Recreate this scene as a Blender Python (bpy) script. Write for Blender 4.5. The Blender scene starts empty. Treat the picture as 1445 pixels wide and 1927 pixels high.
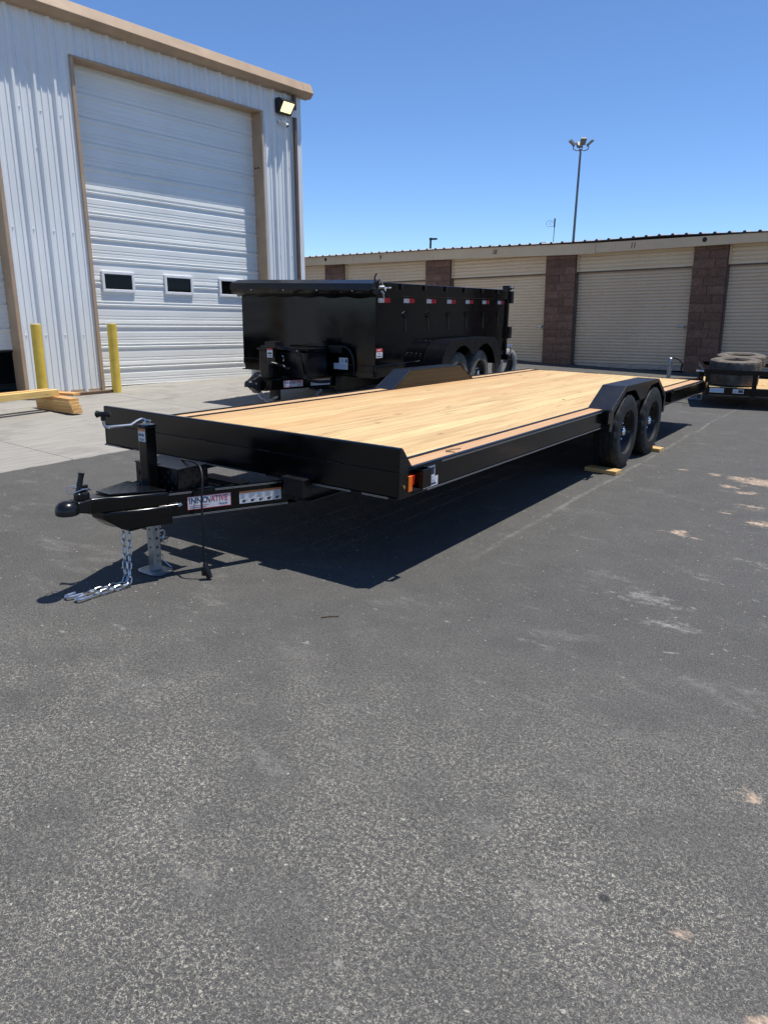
import bpy, bmesh, math, random
from mathutils import Vector, Matrix
random.seed(7)
S = bpy.context.scene
COL = S.collection
R_ = math.radians

# ------------------------------------------------------------------ camera, sky, sun, exposure
F_PX = 1386.6166
PITCH, YAW, ROLL = -0.278, -0.598, 0.0161
cam_d = bpy.data.cameras.new('camera')
cam = bpy.data.objects.new('camera', cam_d); COL.objects.link(cam)
cam_d.sensor_fit = 'VERTICAL'; cam_d.sensor_height = 36.0; cam_d.sensor_width = 27.0
cam_d.lens = F_PX / 1927.0 * 36.0
cam_d.clip_start = 0.05; cam_d.clip_end = 2000
fwd = Vector((math.sin(YAW)*math.cos(PITCH), math.cos(YAW)*math.cos(PITCH), math.sin(PITCH)))
rt = Vector((math.cos(YAW), -math.sin(YAW), 0)); up = rt.cross(fwd)
r2 = rt*math.cos(ROLL) + up*math.sin(ROLL); u2 = -rt*math.sin(ROLL) + up*math.cos(ROLL)
m = Matrix((r2, u2, -fwd)).transposed().to_4x4(); m.translation = (2.1398, -3.2776, 1.5638)
cam.matrix_world = m
S.camera = cam

SUN_DIR = Vector((0.215, 0.19, 1.0)).normalized()
world = bpy.data.worlds.new('World'); S.world = world; world.use_nodes = True
wn = world.node_tree.nodes; wl = world.node_tree.links
bg = wn['Background']; sky = wn.new('ShaderNodeTexSky')
sky.sky_type = 'NISHITA'; sky.sun_disc = False
sky.sun_elevation = math.asin(SUN_DIR.z); sky.sun_rotation = math.atan2(SUN_DIR.x, SUN_DIR.y)
sky.altitude = 2500; sky.air_density = 1.0; sky.dust_density = 0.0; sky.ozone_density = 10.0
wl.new(sky.outputs[0], bg.inputs[0]); bg.inputs[1].default_value = 0.13
sun_d = bpy.data.lights.new('sun', 'SUN'); sun_d.energy = 4.6; sun_d.angle = R_(0.53); sun_d.color = (1.0, 0.955, 0.89)
sun = bpy.data.objects.new('sun', sun_d); COL.objects.link(sun)
sun.rotation_euler = (-SUN_DIR).to_track_quat('-Z', 'Y').to_euler(); sun.location = (0, 0, 30)
S.view_settings.view_transform = 'Standard'; S.view_settings.look = 'None'
S.view_settings.exposure = 0.36; S.view_settings.gamma = 1.0
S.render.engine = 'CYCLES'
S.cycles.max_bounces = 8; S.cycles.use_denoising = True

# ------------------------------------------------------------------ helpers
class MB:
    """collects shapes; build() links them as one mesh object"""
    def __init__(s, fn=None): s.v = []; s.f = []; s.fn = fn
    def add(s, vs, fs, M=None):
        o = len(s.v)
        for p in vs:
            p = Vector(p)
            if M is not None: p = M @ p
            if s.fn: p = s.fn(*p)
            s.v.append(Vector(p))
        s.f += [[i+o for i in f] for f in fs]; return s
    def box(s, x0, x1, y0, y1, z0, z1, M=None):
        vs = [(x, y, z) for z in (z0, z1) for y in (y0, y1) for x in (x0, x1)]
        return s.add(vs, [(0,2,3,1),(4,5,7,6),(0,1,5,4),(2,6,7,3),(1,3,7,5),(0,4,6,2)], M)
    def prism(s, poly, a0, a1, axis='x', M=None):
        """poly is 2D; extruded along axis from a0 to a1 (x: (y,z), y: (x,z), z: (x,y))"""
        n = len(poly)
        def P(a, p): return {'x': (a, p[0], p[1]), 'y': (p[0], a, p[1]), 'z': (p[0], p[1], a)}[axis]
        vs = [P(a0, p) for p in poly] + [P(a1, p) for p in poly]
        fs = [list(range(n))[::-1], list(range(n, 2*n))] + [(i, (i+1) % n, n+(i+1) % n, n+i) for i in range(n)]
        return s.add(vs, fs, M)
    def bar(s, p0, p1, w, h, upv=(0,0,1)):
        """rectangular bar from p0 to p1 (w sideways, h along up)"""
        p0 = Vector(p0); p1 = Vector(p1); d = (p1-p0).normalized(); sd = d.cross(Vector(upv)).normalized(); u = sd.cross(d)
        vs = [p + sd*a*w/2 + u*b*h/2 for p in (p0, p1) for a, b in ((-1,-1),(1,-1),(1,1),(-1,1))]
        return s.add(vs, [(0,1,2,3),(4,7,6,5),(0,4,5,1),(1,5,6,2),(2,6,7,3),(3,7,4,0)])
    def tube(s, pts, r, n=8, closed=False, cap=True):
        pts = [Vector(p) for p in pts]; N = len(pts); rings = []; prev = None
        for i, p in enumerate(pts):
            if closed: d = pts[(i+1) % N] - pts[i-1]
            else: d = pts[min(i+1, N-1)] - pts[max(i-1, 0)]
            d.normalize()
            if prev is None:
                a = Vector((0,0,1)) if abs(d.z) < .9 else Vector((1,0,0)); sd = d.cross(a).normalized()
            else:
                sd = (prev - d*prev.dot(d)).normalized()
            prev = sd; u = d.cross(sd)
            rr = r[i] if isinstance(r, (list, tuple)) else r
            rings.append([p + (sd*math.cos(t) + u*math.sin(t))*rr for t in [2*math.pi*k/n for k in range(n)]])
        vs = [q for rg in rings for q in rg]; fs = []
        for i in range(N if closed else N-1):
            j = (i+1) % N
            for k in range(n): fs.append((i*n+k, i*n+(k+1) % n, j*n+(k+1) % n, j*n+k))
        if cap and not closed: fs += [list(range(n))[::-1], [(N-1)*n+k for k in range(n)]]
        return s.add(vs, fs)
    def lathe(s, prof, axis='x', n=32, c=(0,0,0), warp=None):
        """prof: list of (along, radius), closed loops are up to the caller"""
        vs = []; fs = []; c = Vector(c)
        for k in range(n):
            t = 2*math.pi*k/n
            for i, (a, r) in enumerate(prof):
                if warp: a, r = warp(i, k, a, r)
                o = (r*math.cos(t), r*math.sin(t))
                vs.append(c + Vector({'x': (a, o[0], o[1]), 'y': (o[1], a, o[0]), 'z': (o[0], o[1], a)}[axis]))
        m_ = len(prof)
        for k in range(n):
            j = (k+1) % n
            for i in range(m_-1): fs.append((k*m_+i, j*m_+i, j*m_+i+1, k*m_+i+1))
        return s.add(vs, fs)
    def disc(s, a, r, axis='x', n=24, c=(0,0,0)):
        c = Vector(c); vs = []
        for k in range(n):
            t = 2*math.pi*k/n; o = (r*math.cos(t), r*math.sin(t))
            vs.append(c + Vector({'x': (a, o[0], o[1]), 'y': (o[1], a, o[0]), 'z': (o[0], o[1], a)}[axis]))
        return s.add(vs, [list(range(n))])
    def build(s, name, mat, parent=None, org=(0,0,0), bevel=0, seg=2, smooth=False, angle=35):
        me = bpy.data.meshes.new(name); o_ = Vector(org)
        me.from_pydata([v-o_ for v in s.v], [], s.f); me.update()
        bm = bmesh.new(); bm.from_mesh(me); bmesh.ops.recalc_face_normals(bm, faces=bm.faces); bm.to_mesh(me); bm.free()
        if mat: me.materials.append(MT[mat])
        ob = bpy.data.objects.new(name, me); COL.objects.link(ob)
        if parent: ob.parent = parent
        if smooth:
            for p in me.polygons: p.use_smooth = True
            try: me.set_sharp_from_angle(angle=R_(angle))
            except Exception: pass
        if bevel:
            b = ob.modifiers.new('bevel', 'BEVEL'); b.width = bevel; b.segments = seg; b.limit_method = 'ANGLE'; b.angle_limit = R_(40)
        return ob

def tag(o, label=None, cat=None, group=None, kind=None):
    if label: o['label'] = label
    if cat: o['category'] = cat
    if group: o['group'] = group
    if kind: o['kind'] = kind
    return o
def empty(name, loc, label, cat, rot=(0,0,0), group=None):
    o = bpy.data.objects.new(name, None); COL.objects.link(o); o.location = loc; o.rotation_euler = rot
    o.empty_display_size = 0.2
    return tag(o, label, cat, group)
def dup(o, parent, loc=None, rot=None, name=None):
    c = o.copy(); COL.objects.link(c); c.parent = parent
    if loc is not None: c.location = loc
    if rot is not None: c.rotation_euler = rot
    return c
def dup_tree(o, parent=None):
    c = o.copy(); COL.objects.link(c); c.parent = parent
    for ch in list(o.children): dup_tree(ch, c)
    return c
def text_mesh(txt, size, name, mat, M, parent, xscale=1.0, align='LEFT', shear=0.0, bold=0.0):
    cu = bpy.data.curves.new('txt', 'FONT'); cu.body = txt; cu.size = size; cu.align_x = align; cu.align_y = 'BOTTOM_BASELINE' if False else 'BOTTOM'
    cu.extrude = 0.0004; cu.shear = shear; cu.offset = bold; cu.resolution_u = 3
    t = bpy.data.objects.new('txt', cu); COL.objects.link(t)
    dg = bpy.context.evaluated_depsgraph_get(); me = bpy.data.meshes.new_from_object(t.evaluated_get(dg))
    bpy.data.objects.remove(t); bpy.data.curves.remove(cu)
    me.transform(M @ Matrix.Diagonal((xscale, 1, 1, 1))); me.materials.clear(); me.materials.append(MT[mat]); me.name = name
    ob = bpy.data.objects.new(name, me); COL.objects.link(ob); ob.parent = parent
    return ob
def frame(o, xd, yd):
    xd = Vector(xd).normalized(); yd = Vector(yd); nd = xd.cross(yd).normalized(); yd = nd.cross(xd)
    M = Matrix((xd, yd, nd)).transposed().to_4x4(); M.translation = Vector(o); return M

# ------------------------------------------------------------------ materials
MT = {}
class N:
    def __init__(s, name):
        s.m = bpy.data.materials.new(name); s.m.use_nodes = True; MT[name] = s.m
        s.t = s.m.node_tree; s.b = s.t.nodes['Principled BSDF']; s.coord = None
    def n(s, typ, **kw):
        nd = s.t.nodes.new(typ)
        for k, v in kw.items(): setattr(nd, k, v)
        return nd
    def L(s, a, b): s.t.links.new(a, b)
    def co(s, scale=(1,1,1), rnd=0.0):
        tc = s.n('ShaderNodeTexCoord'); mp = s.n('ShaderNodeMapping'); mp.inputs['Scale'].default_value = scale
        src = tc.outputs['Object']
        if rnd:
            oi = s.n('ShaderNodeObjectInfo'); v = s.n('ShaderNodeVectorMath', operation='SCALE')
            cb = s.n('ShaderNodeCombineXYZ'); s.L(oi.outputs['Random'], cb.inputs[0]); s.L(oi.outputs['Random'], cb.inputs[1]); s.L(oi.outputs['Random'], cb.inputs[2])
            s.L(cb.outputs[0], v.inputs[0]); v.inputs['Scale'].default_value = rnd
            ad = s.n('ShaderNodeVectorMath', operation='ADD'); s.L(src, ad.inputs[0]); s.L(v.outputs[0], ad.inputs[1]); src = ad.outputs[0]
        s.L(src, mp.inputs[0]); return mp.outputs[0]
    def noise(s, vec, scale, detail=4, rough=.55, dist=0.0):
        x = s.n('ShaderNodeTexNoise'); s.L(vec, x.inputs['Vector']); x.inputs['Scale'].default_value = scale
        x.inputs['Detail'].default_value = detail; x.inputs['Roughness'].default_value = rough; x.inputs['Distortion'].default_value = dist
        return x.outputs['Fac']
    def ramp(s, fac, stops, interp='LINEAR'):
        r = s.n('ShaderNodeValToRGB'); r.color_ramp.interpolation = interp
        while len(r.color_ramp.elements) < len(stops): r.color_ramp.elements.new(.5)
        for e, (p, c) in zip(r.color_ramp.elements, stops):
            e.position = p; e.color = (c, c, c, 1) if isinstance(c, (int, float)) else (*c, 1)
        s.L(fac, r.inputs[0]); return r.outputs[0]
    def mix(s, fac, a, b, mode='MIX'):
        x = s.n('ShaderNodeMix', data_type='RGBA', blend_type=mode)
        for sock, val in ((x.inputs['Factor'], fac), (x.inputs[6], a), (x.inputs[7], b)):
            if hasattr(val, 'node'): s.L(val, sock)
            elif isinstance(val, (int, float)): sock.default_value = val if sock == x.inputs['Factor'] else (val, val, val, 1)
            else: sock.default_value = (*val, 1)
        return x.outputs[2]
    def math(s, op, a, b=None, clamp=False):
        x = s.n('ShaderNodeMath', operation=op, use_clamp=clamp)
        for i, v in enumerate((a, b)):
            if v is None: continue
            if hasattr(v, 'node'): s.L(v, x.inputs[i])
            else: x.inputs[i].default_value = v
        return x.outputs[0]
    def bump(s, h, strength=.3, dist=.01):
        b = s.n('ShaderNodeBump'); s.L(h, b.inputs['Height']); b.inputs['Strength'].default_value = strength; b.inputs['Distance'].default_value = dist
        s.L(b.outputs[0], s.b.inputs['Normal'])
    def set(s, **kw):
        for k, v in kw.items():
            k = k.replace('_', ' ')
            i = s.b.inputs[k]
            if hasattr(v, 'node'): s.L(v, i)
            elif isinstance(v, tuple): i.default_value = (*v, 1)
            else: i.default_value = v
        return s

def simple(name, col, rough=.5, metal=0.0, var=.0, vscale=8, coat=0, bumpy=0, bscale=60, spec=None):
    a = N(name); a.set(Roughness=rough, Metallic=metal)
    if spec is not None: a.set(Specular_IOR_Level=spec)
    if coat: a.set(Coat_Weight=coat, Coat_Roughness=.05)
    if var or bumpy:
        v = a.co(rnd=7)
    if var:
        n1 = a.noise(v, vscale, 5)
        lo = tuple(c*(1-var) for c in col); hi = tuple(min(1, c*(1+var)) for c in col)
        a.set(Base_Color=a.ramp(n1, [(.3, lo), (.7, hi)]))
        rr = a.ramp(a.noise(v, vscale*1.7, 4), [(.3, max(0, rough-.08)), (.7, min(1, rough+.1))]); a.set(Roughness=rr)
    else: a.set(Base_Color=tuple(col))
    if bumpy: a.bump(a.noise(v, bscale, 3), bumpy, .004)
    return a

def mat_asphalt():
    a = N('asphalt'); v = a.co()
    big = a.noise(v, .55, 4); med = a.noise(v, 4.0, 8, .72); fine = a.noise(v, 110, 3, .65); grit = a.noise(v, 210, 2, .6); pits = a.noise(v, 70, 3, .6)
    base = a.ramp(big, [(.3, (.066,.065,.063)), (.7, (.092,.090,.086))])
    base = a.mix(.5, base, a.ramp(med, [(.3, (.056,.055,.053)), (.7, (.116,.114,.108))]))
    base = a.mix(a.ramp(fine, [(.47, .0), (.62, .75)]), base, (.034,.034,.035))
    base = a.mix(a.ramp(pits, [(.60, 0.), (.68, .8)]), base, (.026,.026,.027))
    base = a.mix(a.ramp(grit, [(.58, 0.), (.66, .8)]), base, (.25,.242,.225))
    tc = a.n('ShaderNodeSeparateXYZ'); a.L(v, tc.inputs[0])
    # short worm-like crevices filled with pale dust, most of them in the worn near area
    wv = a.noise(v, 128, 1.8, .5, .5)
    band = a.math('ABSOLUTE', a.math('SUBTRACT', wv, .5)); core = a.ramp(band, [(.018, .95), (.045, 0.0)]); rimd = a.ramp(band, [(.036, 1.0), (.06, 0.0)])
    brk = a.ramp(a.noise(v, 70, 2, .5), [(.45, 0.), (.53, 1.)])
    ysum = a.math('ADD', tc.outputs[1], a.math('MULTIPLY', tc.outputs[0], -.35))
    mr = a.n('ShaderNodeMapRange'); a.L(ysum, mr.inputs[0]); mr.inputs[1].default_value = -.5; mr.inputs[2].default_value = -1.9; mr.inputs[3].default_value = .10; mr.inputs[4].default_value = 1.0
    worn = a.math('MULTIPLY', mr.outputs[0], a.ramp(a.noise(v, 2.2, 6, .65), [(.34, .25), (.56, 1.)]))
    msk = a.math('MULTIPLY', brk, worn)
    base = a.mix(a.math('MULTIPLY', a.math('MULTIPLY', rimd, msk), .5), base, (.030,.030,.031))  # dark rims paint the small shadows along the crevice edges
    base = a.mix(a.math('MULTIPLY', core, msk), base, a.ramp(med, [(.35, (.34,.325,.275)), (.65, (.46,.435,.36))]))
    # chalky scuffs, broken up by the grain of the surface
    grain = a.ramp(a.noise(v, 34, 4, .7), [(.36, .12), (.6, 1.)])
    sc = a.noise(a.co((.8, 1.9, 1)), 1.9, 8, .76, .5); sc = a.math('MULTIPLY', a.ramp(sc, [(.56, 0.), (.67, .38)]), grain); base = a.mix(sc, base, (.275,.268,.255))
    s2 = a.noise(a.co((1.0, 1.9, 1)), 8.5, 6, .7, .3); s2 = a.math('MULTIPLY', a.ramp(s2, [(.635, 0.), (.69, .75)]), grain); base = a.mix(s2, base, (.33,.322,.30))
    s3 = a.ramp(a.noise(a.co((1, 1.4, 1)), 36, 2, .5), [(.72, 0.), (.75, .85)]); base = a.mix(s3, base, (.40,.385,.35))
    pt = None
    for (x, y, rx, ry, g) in [(1.22,.70,.34,.16,1.0),(1.42,.40,.30,.14,.9),(1.0,.95,.18,.10,.75),(1.35,1.25,.30,.12,.8),(.55,.45,.22,.10,.7),(.15,-.35,.22,.09,.7),(1.55,-.1,.2,.1,.7),(-.75,-1.25,.16,.09,.7),(.9,-.2,.25,.1,.65),(1.6,1.7,.3,.15,.8),(.35,1.6,.25,.1,.6)]:
        dx = a.math('DIVIDE', a.math('SUBTRACT', tc.outputs[0], x), rx); dy = a.math('DIVIDE', a.math('SUBTRACT', tc.outputs[1], y), ry)
        e = a.math('MULTIPLY', a.math('POWER', 2.718, a.math('MULTIPLY', a.math('ADD', a.math('MULTIPLY', dx, dx), a.math('MULTIPLY', dy, dy)), -1.0)), g); pt = e if pt is None else a.math('MAXIMUM', pt, e)
    pn = a.noise(a.co((.9, 1.7, 1)), 11, 8, .75, .3); pm = a.math('MULTIPLY', a.ramp(a.math('ADD', pt, a.math('MULTIPLY', a.math('SUBTRACT', pn, .5), 2.6)), [(.72, 0.), (1.1, .62)]), grain)
    pm = a.math('MULTIPLY', pm, a.ramp(pt, [(.10, 0.), (.35, 1.)])); base = a.mix(pm, base, (.31,.302,.285))
    bx_ = a.math('DIVIDE', a.math('SUBTRACT', tc.outputs[0], 1.72), .022); by_ = a.math('DIVIDE', a.math('SUBTRACT', tc.outputs[1], -1.56), .018); ob_ = a.math('POWER', 2.718, a.math('MULTIPLY', a.math('ADD', a.math('MULTIPLY', bx_, bx_), a.math('MULTIPLY', by_, by_)), -1.0))
    base = a.mix(a.ramp(a.math('ADD', ob_, a.math('MULTIPLY', a.math('SUBTRACT', pits, .5), 1.2)), [(.45, 0.), (.7, .85)]), base, (.022,.023,.028))
    dk = a.ramp(a.noise(v, 2.6, 5, .6, .4), [(.69, 0.), (.76, .65)]); base = a.mix(dk, base, (.030,.030,.033))
    # tyre scuff line running beside the trailer
    wob = a.math('MULTIPLY', a.math('SUBTRACT', a.noise(v, .6, 2), .5), .16)
    lx = a.math('ABSOLUTE', a.math('SUBTRACT', a.math('ADD', tc.outputs[0], wob), .11))
    ln = a.ramp(lx, [(.006, .42), (.030, 0.)])
    yl = a.n('ShaderNodeMapRange'); a.L(tc.outputs[1], yl.inputs[0]); yl.inputs[1].default_value = .3; yl.inputs[2].default_value = 1.6
    ln = a.math('MULTIPLY', a.math('MULTIPLY', ln, yl.outputs[0]), a.ramp(a.noise(v, 6, 5, .75), [(.42, .0), (.66, 1.)]))
    base = a.mix(ln, base, (.33,.32,.30))
    # sand spills
    brkn = a.noise(a.co((1.0, 1.5, 1)), 9, 8, .74); fine2 = a.noise(v, 60, 3, .6)
    tot = None
    for (x, y, rx, ry, g) in [(.86,4.31,.10,.10,.9),(1.08,4.26,.20,.13,1.0),(1.26,4.2,.26,.24,1.05),(1.06,3.85,.16,.12,.85),(1.24,3.7,.16,.12,.8),(1.04,2.10,.11,.10,1.0),(1.17,2.03,.07,.05,.9),
                              (.93,2.08,.05,.04,.8),(1.2,2.91,.09,.12,.8),(1.49,2.7,.14,.16,.9),(1.35,3.2,.2,.2,.72),(1.985,-.845,.06,.055,.95),(2.19,-1.74,.10,.11,1.25),(.55,4.35,.12,.1,.7),(1.93,-1.55,.06,.05,.8)]:
        dx = a.math('DIVIDE', a.math('SUBTRACT', tc.outputs[0], x), rx); dy = a.math('DIVIDE', a.math('SUBTRACT', tc.outputs[1], y), ry)
        d2 = a.math('ADD', a.math('MULTIPLY', dx, dx), a.math('MULTIPLY', dy, dy))
        e = a.math('MULTIPLY', a.math('POWER', 2.718, a.math('MULTIPLY', d2, -1.0)), g)
        tot = e if tot is None else a.math('MAXIMUM', tot, e)
    sand = a.ramp(a.math('ADD', tot, a.math('MULTIPLY', a.math('SUBTRACT', brkn, .5), 2.7)), [(.60, 0.), (.95, .92)])
    sand = a.math('MULTIPLY', sand, a.ramp(tot, [(.12, 0.), (.35, 1.)]))
    sand = a.math('MULTIPLY', sand, a.ramp(a.noise(a.co((1, 1.6, 1)), 26, 5, .72), [(.38, .0), (.52, 1.)]))
    base = a.mix(sand, base, a.ramp(fine2, [(.3, (.42,.30,.215)), (.7, (.56,.44,.335))]))
    base = a.mix(1.0, base, (.955,.945,.915), 'MULTIPLY')
    a.set(Base_Color=base, Roughness=a.ramp(fine, [(.3, .72), (.7, .92)]), Specular_IOR_Level=.35)
    h = a.math('ADD', a.math('MULTIPLY', wv, 1.0), a.math('ADD', a.math('MULTIPLY', fine, .7), a.math('MULTIPLY', grit, .25)))
    a.bump(h, .75, .006)
mat_asphalt()

def mat_concrete():
    a = N('concrete'); v = a.co()
    big = a.noise(v, .5, 5, .6); br = a.noise(a.co((9, .7, 1)), 2.2, 5, .7); fine = a.noise(v, 120, 3)
    base = a.ramp(big, [(.3, (.235,.222,.197)), (.7, (.315,.30,.268))])
    base = a.mix(.5, base, a.ramp(br, [(.3, (.165,.155,.135)), (.7, (.40,.382,.34))]))
    st = a.ramp(a.noise(v, 1.4, 5, .65, .4), [(.52, 0.), (.70, .6)]); base = a.mix(st, base, (.15,.14,.122))
    base = a.mix(a.ramp(fine, [(.55, 0.), (.7, .35)]), base, (.2,.19,.18))
    a.set(Base_Color=base, Roughness=.85, Specular_IOR_Level=.3); a.bump(a.math('ADD', fine, br), .25, .004)
mat_concrete()

def mat_wood(name, c0, c1, c2, axis='y', gl=.55, dens=1.0):
    a = N(name)
    sc = {'y': (11, .55, 11), 'x': (.55, 11, 11)}[axis]; sc2 = {'y': (60, 1.6, 60), 'x': (1.6, 60, 60)}[axis]
    v = a.co(sc, 37.0); v2 = a.co(sc2, 53.0); v3 = a.co((1, .35, 1) if axis == 'y' else (.35, 1, 1), 91)
    g = a.noise(v, 1.2, 5, .6, 1.6); f = a.noise(v2, 1.0, 4, .65)
    col = a.ramp(g, [(.28, c0), (.5, c1), (.75, c2)])
    oi = a.n('ShaderNodeObjectInfo')
    tint = a.ramp(oi.outputs['Random'], [(.0, (1.16,1.20,1.16)), (.2, (.98,.84,.75)), (.4, (1.12,1.16,1.12)), (.6, (1.02,.90,.82)), (.8, (1.18,1.24,1.2)), (1., (.94,.80,.70))], 'CONSTANT' if False else 'LINEAR')
    col = a.mix(1.0, col, tint, 'MULTIPLY')
    col = a.mix(a.ramp(f, [(.5, 0.), (.72, .35)]), col, tuple(c*.55 for c in c0))
    kn = a.ramp(a.noise(v3, 9, 2, .4), [(.70, 0.), (.76, .8)]); col = a.mix(kn, col, (.22,.11,.05))
    big = a.noise(v3, 2.2, 3); col = a.mix(a.ramp(big, [(.4, 0.), (.7, .25)]), col, tuple(c*.75 for c in c1))
    a.set(Base_Color=col, Roughness=gl, Specular_IOR_Level=.35); a.bump(f, .25, .002)
mat_wood('deck_wood', (.42,.26,.12), (.56,.395,.195), (.63,.485,.265))
mat_wood('deck_wood_outer', (.44,.265,.128), (.56,.375,.205), (.61,.44,.26))
mat_wood('lumber', (.44,.25,.09), (.60,.39,.16), (.68,.48,.23), 'x', .6)
mat_wood('lumber_long', (.48,.30,.10), (.66,.46,.17), (.72,.53,.25), 'y', .6)
mat_wood('old_timber', (.06,.035,.022), (.10,.06,.038), (.14,.09,.055), 'y', .8)

def mat_paint(name, col, rough, dust=.1, wav=.02, spec=.42):
    a = N(name); v = a.co(rnd=11)
    d = a.ramp(a.noise(v, 3.5, 6, .65), [(.45, 0.), (.8, dust)])
    a.set(Base_Color=a.mix(d, col, (.10,.095,.09)), Roughness=a.ramp(a.noise(v, 5, 5, .6), [(.3, rough), (.75, rough+.10)]), Specular_IOR_Level=spec)
    a.bump(a.noise(v, 2.2, 2), wav, .02)
mat_paint('black_paint', (.0018,.0018,.002), .06, .010, spec=.36)
mat_paint('frame_paint', (.0018,.0018,.002), .13, .012, wav=.012, spec=.36)
mat_paint('black_satin', (.0045,.0045,.005), .25, .03)
mat_paint('fender_paint', (.005,.006,.008), .26, .02, spec=.6)
simple('black_plastic', (.005,.005,.006), .38, var=.2, spec=.4)
def mat_diamond():
    a = N('diamond_plate'); v = a.co((1,1,1)); mp = a.n('ShaderNodeMapping'); a.L(v, mp.inputs[0]); mp.inputs['Rotation'].default_value = (R_(45), R_(35), R_(45))
    w = a.n('ShaderNodeTexBrick'); a.L(mp.outputs[0], w.inputs[0]); w.inputs['Scale'].default_value = 26; w.inputs['Mortar Size'].default_value = .11
    w.inputs['Color1'].default_value = (1,1,1,1); w.inputs['Color2'].default_value = (1,1,1,1); w.inputs['Mortar'].default_value = (0,0,0,1)
    a.set(Base_Color=(.008,.008,.009), Roughness=.22); a.bump(w.outputs[0], .9, .004)
mat_diamond()
simple('plate_black', (.004,.004,.0045), .2, spec=.5)
def mat_rubber():
    a = N('rubber'); v = a.co(rnd=5)
    a.set(Base_Color=a.ramp(a.noise(v, 9, 5, .65), [(.35, (.007,.007,.007)), (.75, (.020,.019,.018))]), Roughness=.66, Specular_IOR_Level=.35); a.bump(a.noise(v, 140, 2), .15, .002)
    a = N('rubber_dusty'); v = a.co(rnd=5)
    a.set(Base_Color=a.ramp(a.noise(v, 7, 5, .65), [(.35, (.075,.066,.055)), (.75, (.20,.17,.135))]), Roughness=.82, Specular_IOR_Level=.25); a.bump(a.noise(v, 140, 2), .2, .002)
mat_rubber()
simple('zinc', (.52,.54,.57), .30, 1.0)
simple('galvanised', (.42,.43,.44), .42, 1.0, var=.22, vscale=14)
simple('chrome', (.85,.86,.88), .07, 1.0)
simple('gold_pin', (.45,.30,.10), .35, .8)
def mat_siding():
    a = N('siding'); v = a.co(); st = a.noise(a.co((26, 26, .7)), 1.5, 4, .6); big = a.noise(v, .8, 4)
    c = a.ramp(big, [(.3, (.72,.735,.72)), (.7, (.80,.815,.80))]); c = a.mix(a.ramp(st, [(.45, 0.), (.8, .3)]), c, (.60,.605,.60))
    dz = a.n('ShaderNodeSeparateXYZ'); a.L(v, dz.inputs[0])
    a.set(Base_Color=c, Roughness=.42, Specular_IOR_Level=.5)
    a = N('door_white'); st = a.noise(a.co((1.2, 1.2, 30)), 1.5, 4, .6); v = a.co(rnd=5); big = a.noise(v, 1.1, 5)
    c = a.ramp(big, [(.3, (.75,.76,.72)), (.7, (.82,.83,.79))]); c = a.mix(a.ramp(st, [(.5, 0.), (.85, .3)]), c, (.5,.5,.5))
    dr = a.ramp(a.noise(a.co((3, 3, .5), 3), 4, 5, .7), [(.66, 0.), (.8, .3)]); c = a.mix(dr, c, (.42,.38,.33))
    a.set(Base_Color=c, Roughness=.38, Specular_IOR_Level=.5)
mat_siding()
simple('tan_trim', (.41,.29,.185), .5, var=.12, vscale=3)
simple('dark_trim', (.13,.085,.065), .5, var=.15, vscale=3)
simple('white_frame', (.72,.73,.73), .35, var=.05)
simple('dark_glass', (.004,.004,.004), .08, spec=.18)
simple('interior_dark', (.03,.03,.03), .8)
a = N('yellow_paint'); v = a.co(rnd=9)
c_ = a.ramp(a.noise(v, 6, 5), [(.3, (.64,.43,.05)), (.7, (.78,.56,.085))]); c_ = a.mix(a.ramp(a.noise(a.co((1.6,1.6,.5), 4), 9, 6, .7), [(.60, 0.), (.70, .45)]), c_, (.40,.28,.07))
chip = a.ramp(a.noise(v, 26, 5, .75), [(.66, 0.), (.69, .9)]); a.set(Base_Color=a.mix(chip, c_, (.12,.085,.06)), Roughness=.5); a.bump(a.noise(v, 20, 4), .12, .004)
simple('fixture_black', (.015,.015,.016), .4, var=.2)
simple('camera_white', (.72,.71,.66), .4, var=.06)
a = N('lamp_glow'); a.set(Base_Color=(.8,.75,.45), Roughness=.3, Emission_Color=(1.0,.93,.60), Emission_Strength=.62)
simple('lens_amber', (.85,.16,.01), .25, coat=.3); simple('lens_red', (.45,.015,.012), .22, coat=.3)
simple('tape_white', (.62,.62,.62), .3, var=.05, vscale=60); simple('tape_red', (.50,.012,.018), .3, var=.08, vscale=60)
simple('sticker_white', (.66,.66,.67), .35, var=.05); simple('sticker_orange', (.62,.20,.05), .4); simple('sticker_red', (.50,.03,.03), .35)
simple('ink_navy', (.015,.018,.06), .4); simple('ink_red', (.50,.015,.03), .4); simple('ink_black', (.012,.012,.012), .5); simple('ink_blue', (.25,.40,.62), .4); simple('ink_grey', (.28,.28,.3), .5)
def mat_block():
    a = N('split_block'); v = a.co(rnd=31)
    n1 = a.noise(v, 14, 5, .7); n2 = a.noise(v, 60, 4, .7)
    oi = a.n('ShaderNodeObjectInfo'); t = a.ramp(oi.outputs['Random'], [(0., (.80,.76,.74)), (.5, (1.0,.97,.95)), (1., (1.16,1.12,1.08))])
    c = a.ramp(n1, [(.3, (.15,.083,.056)), (.7, (.275,.165,.115))]); c = a.mix(1., c, t, 'MULTIPLY')
    a.set(Base_Color=c, Roughness=.92, Specular_IOR_Level=.2); a.bump(a.math('ADD', n1, a.math('MULTIPLY', n2, .5)), .8, .012)
    simple('mortar', (.20,.14,.115), .95, var=.15, vscale=20)
mat_block()
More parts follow.
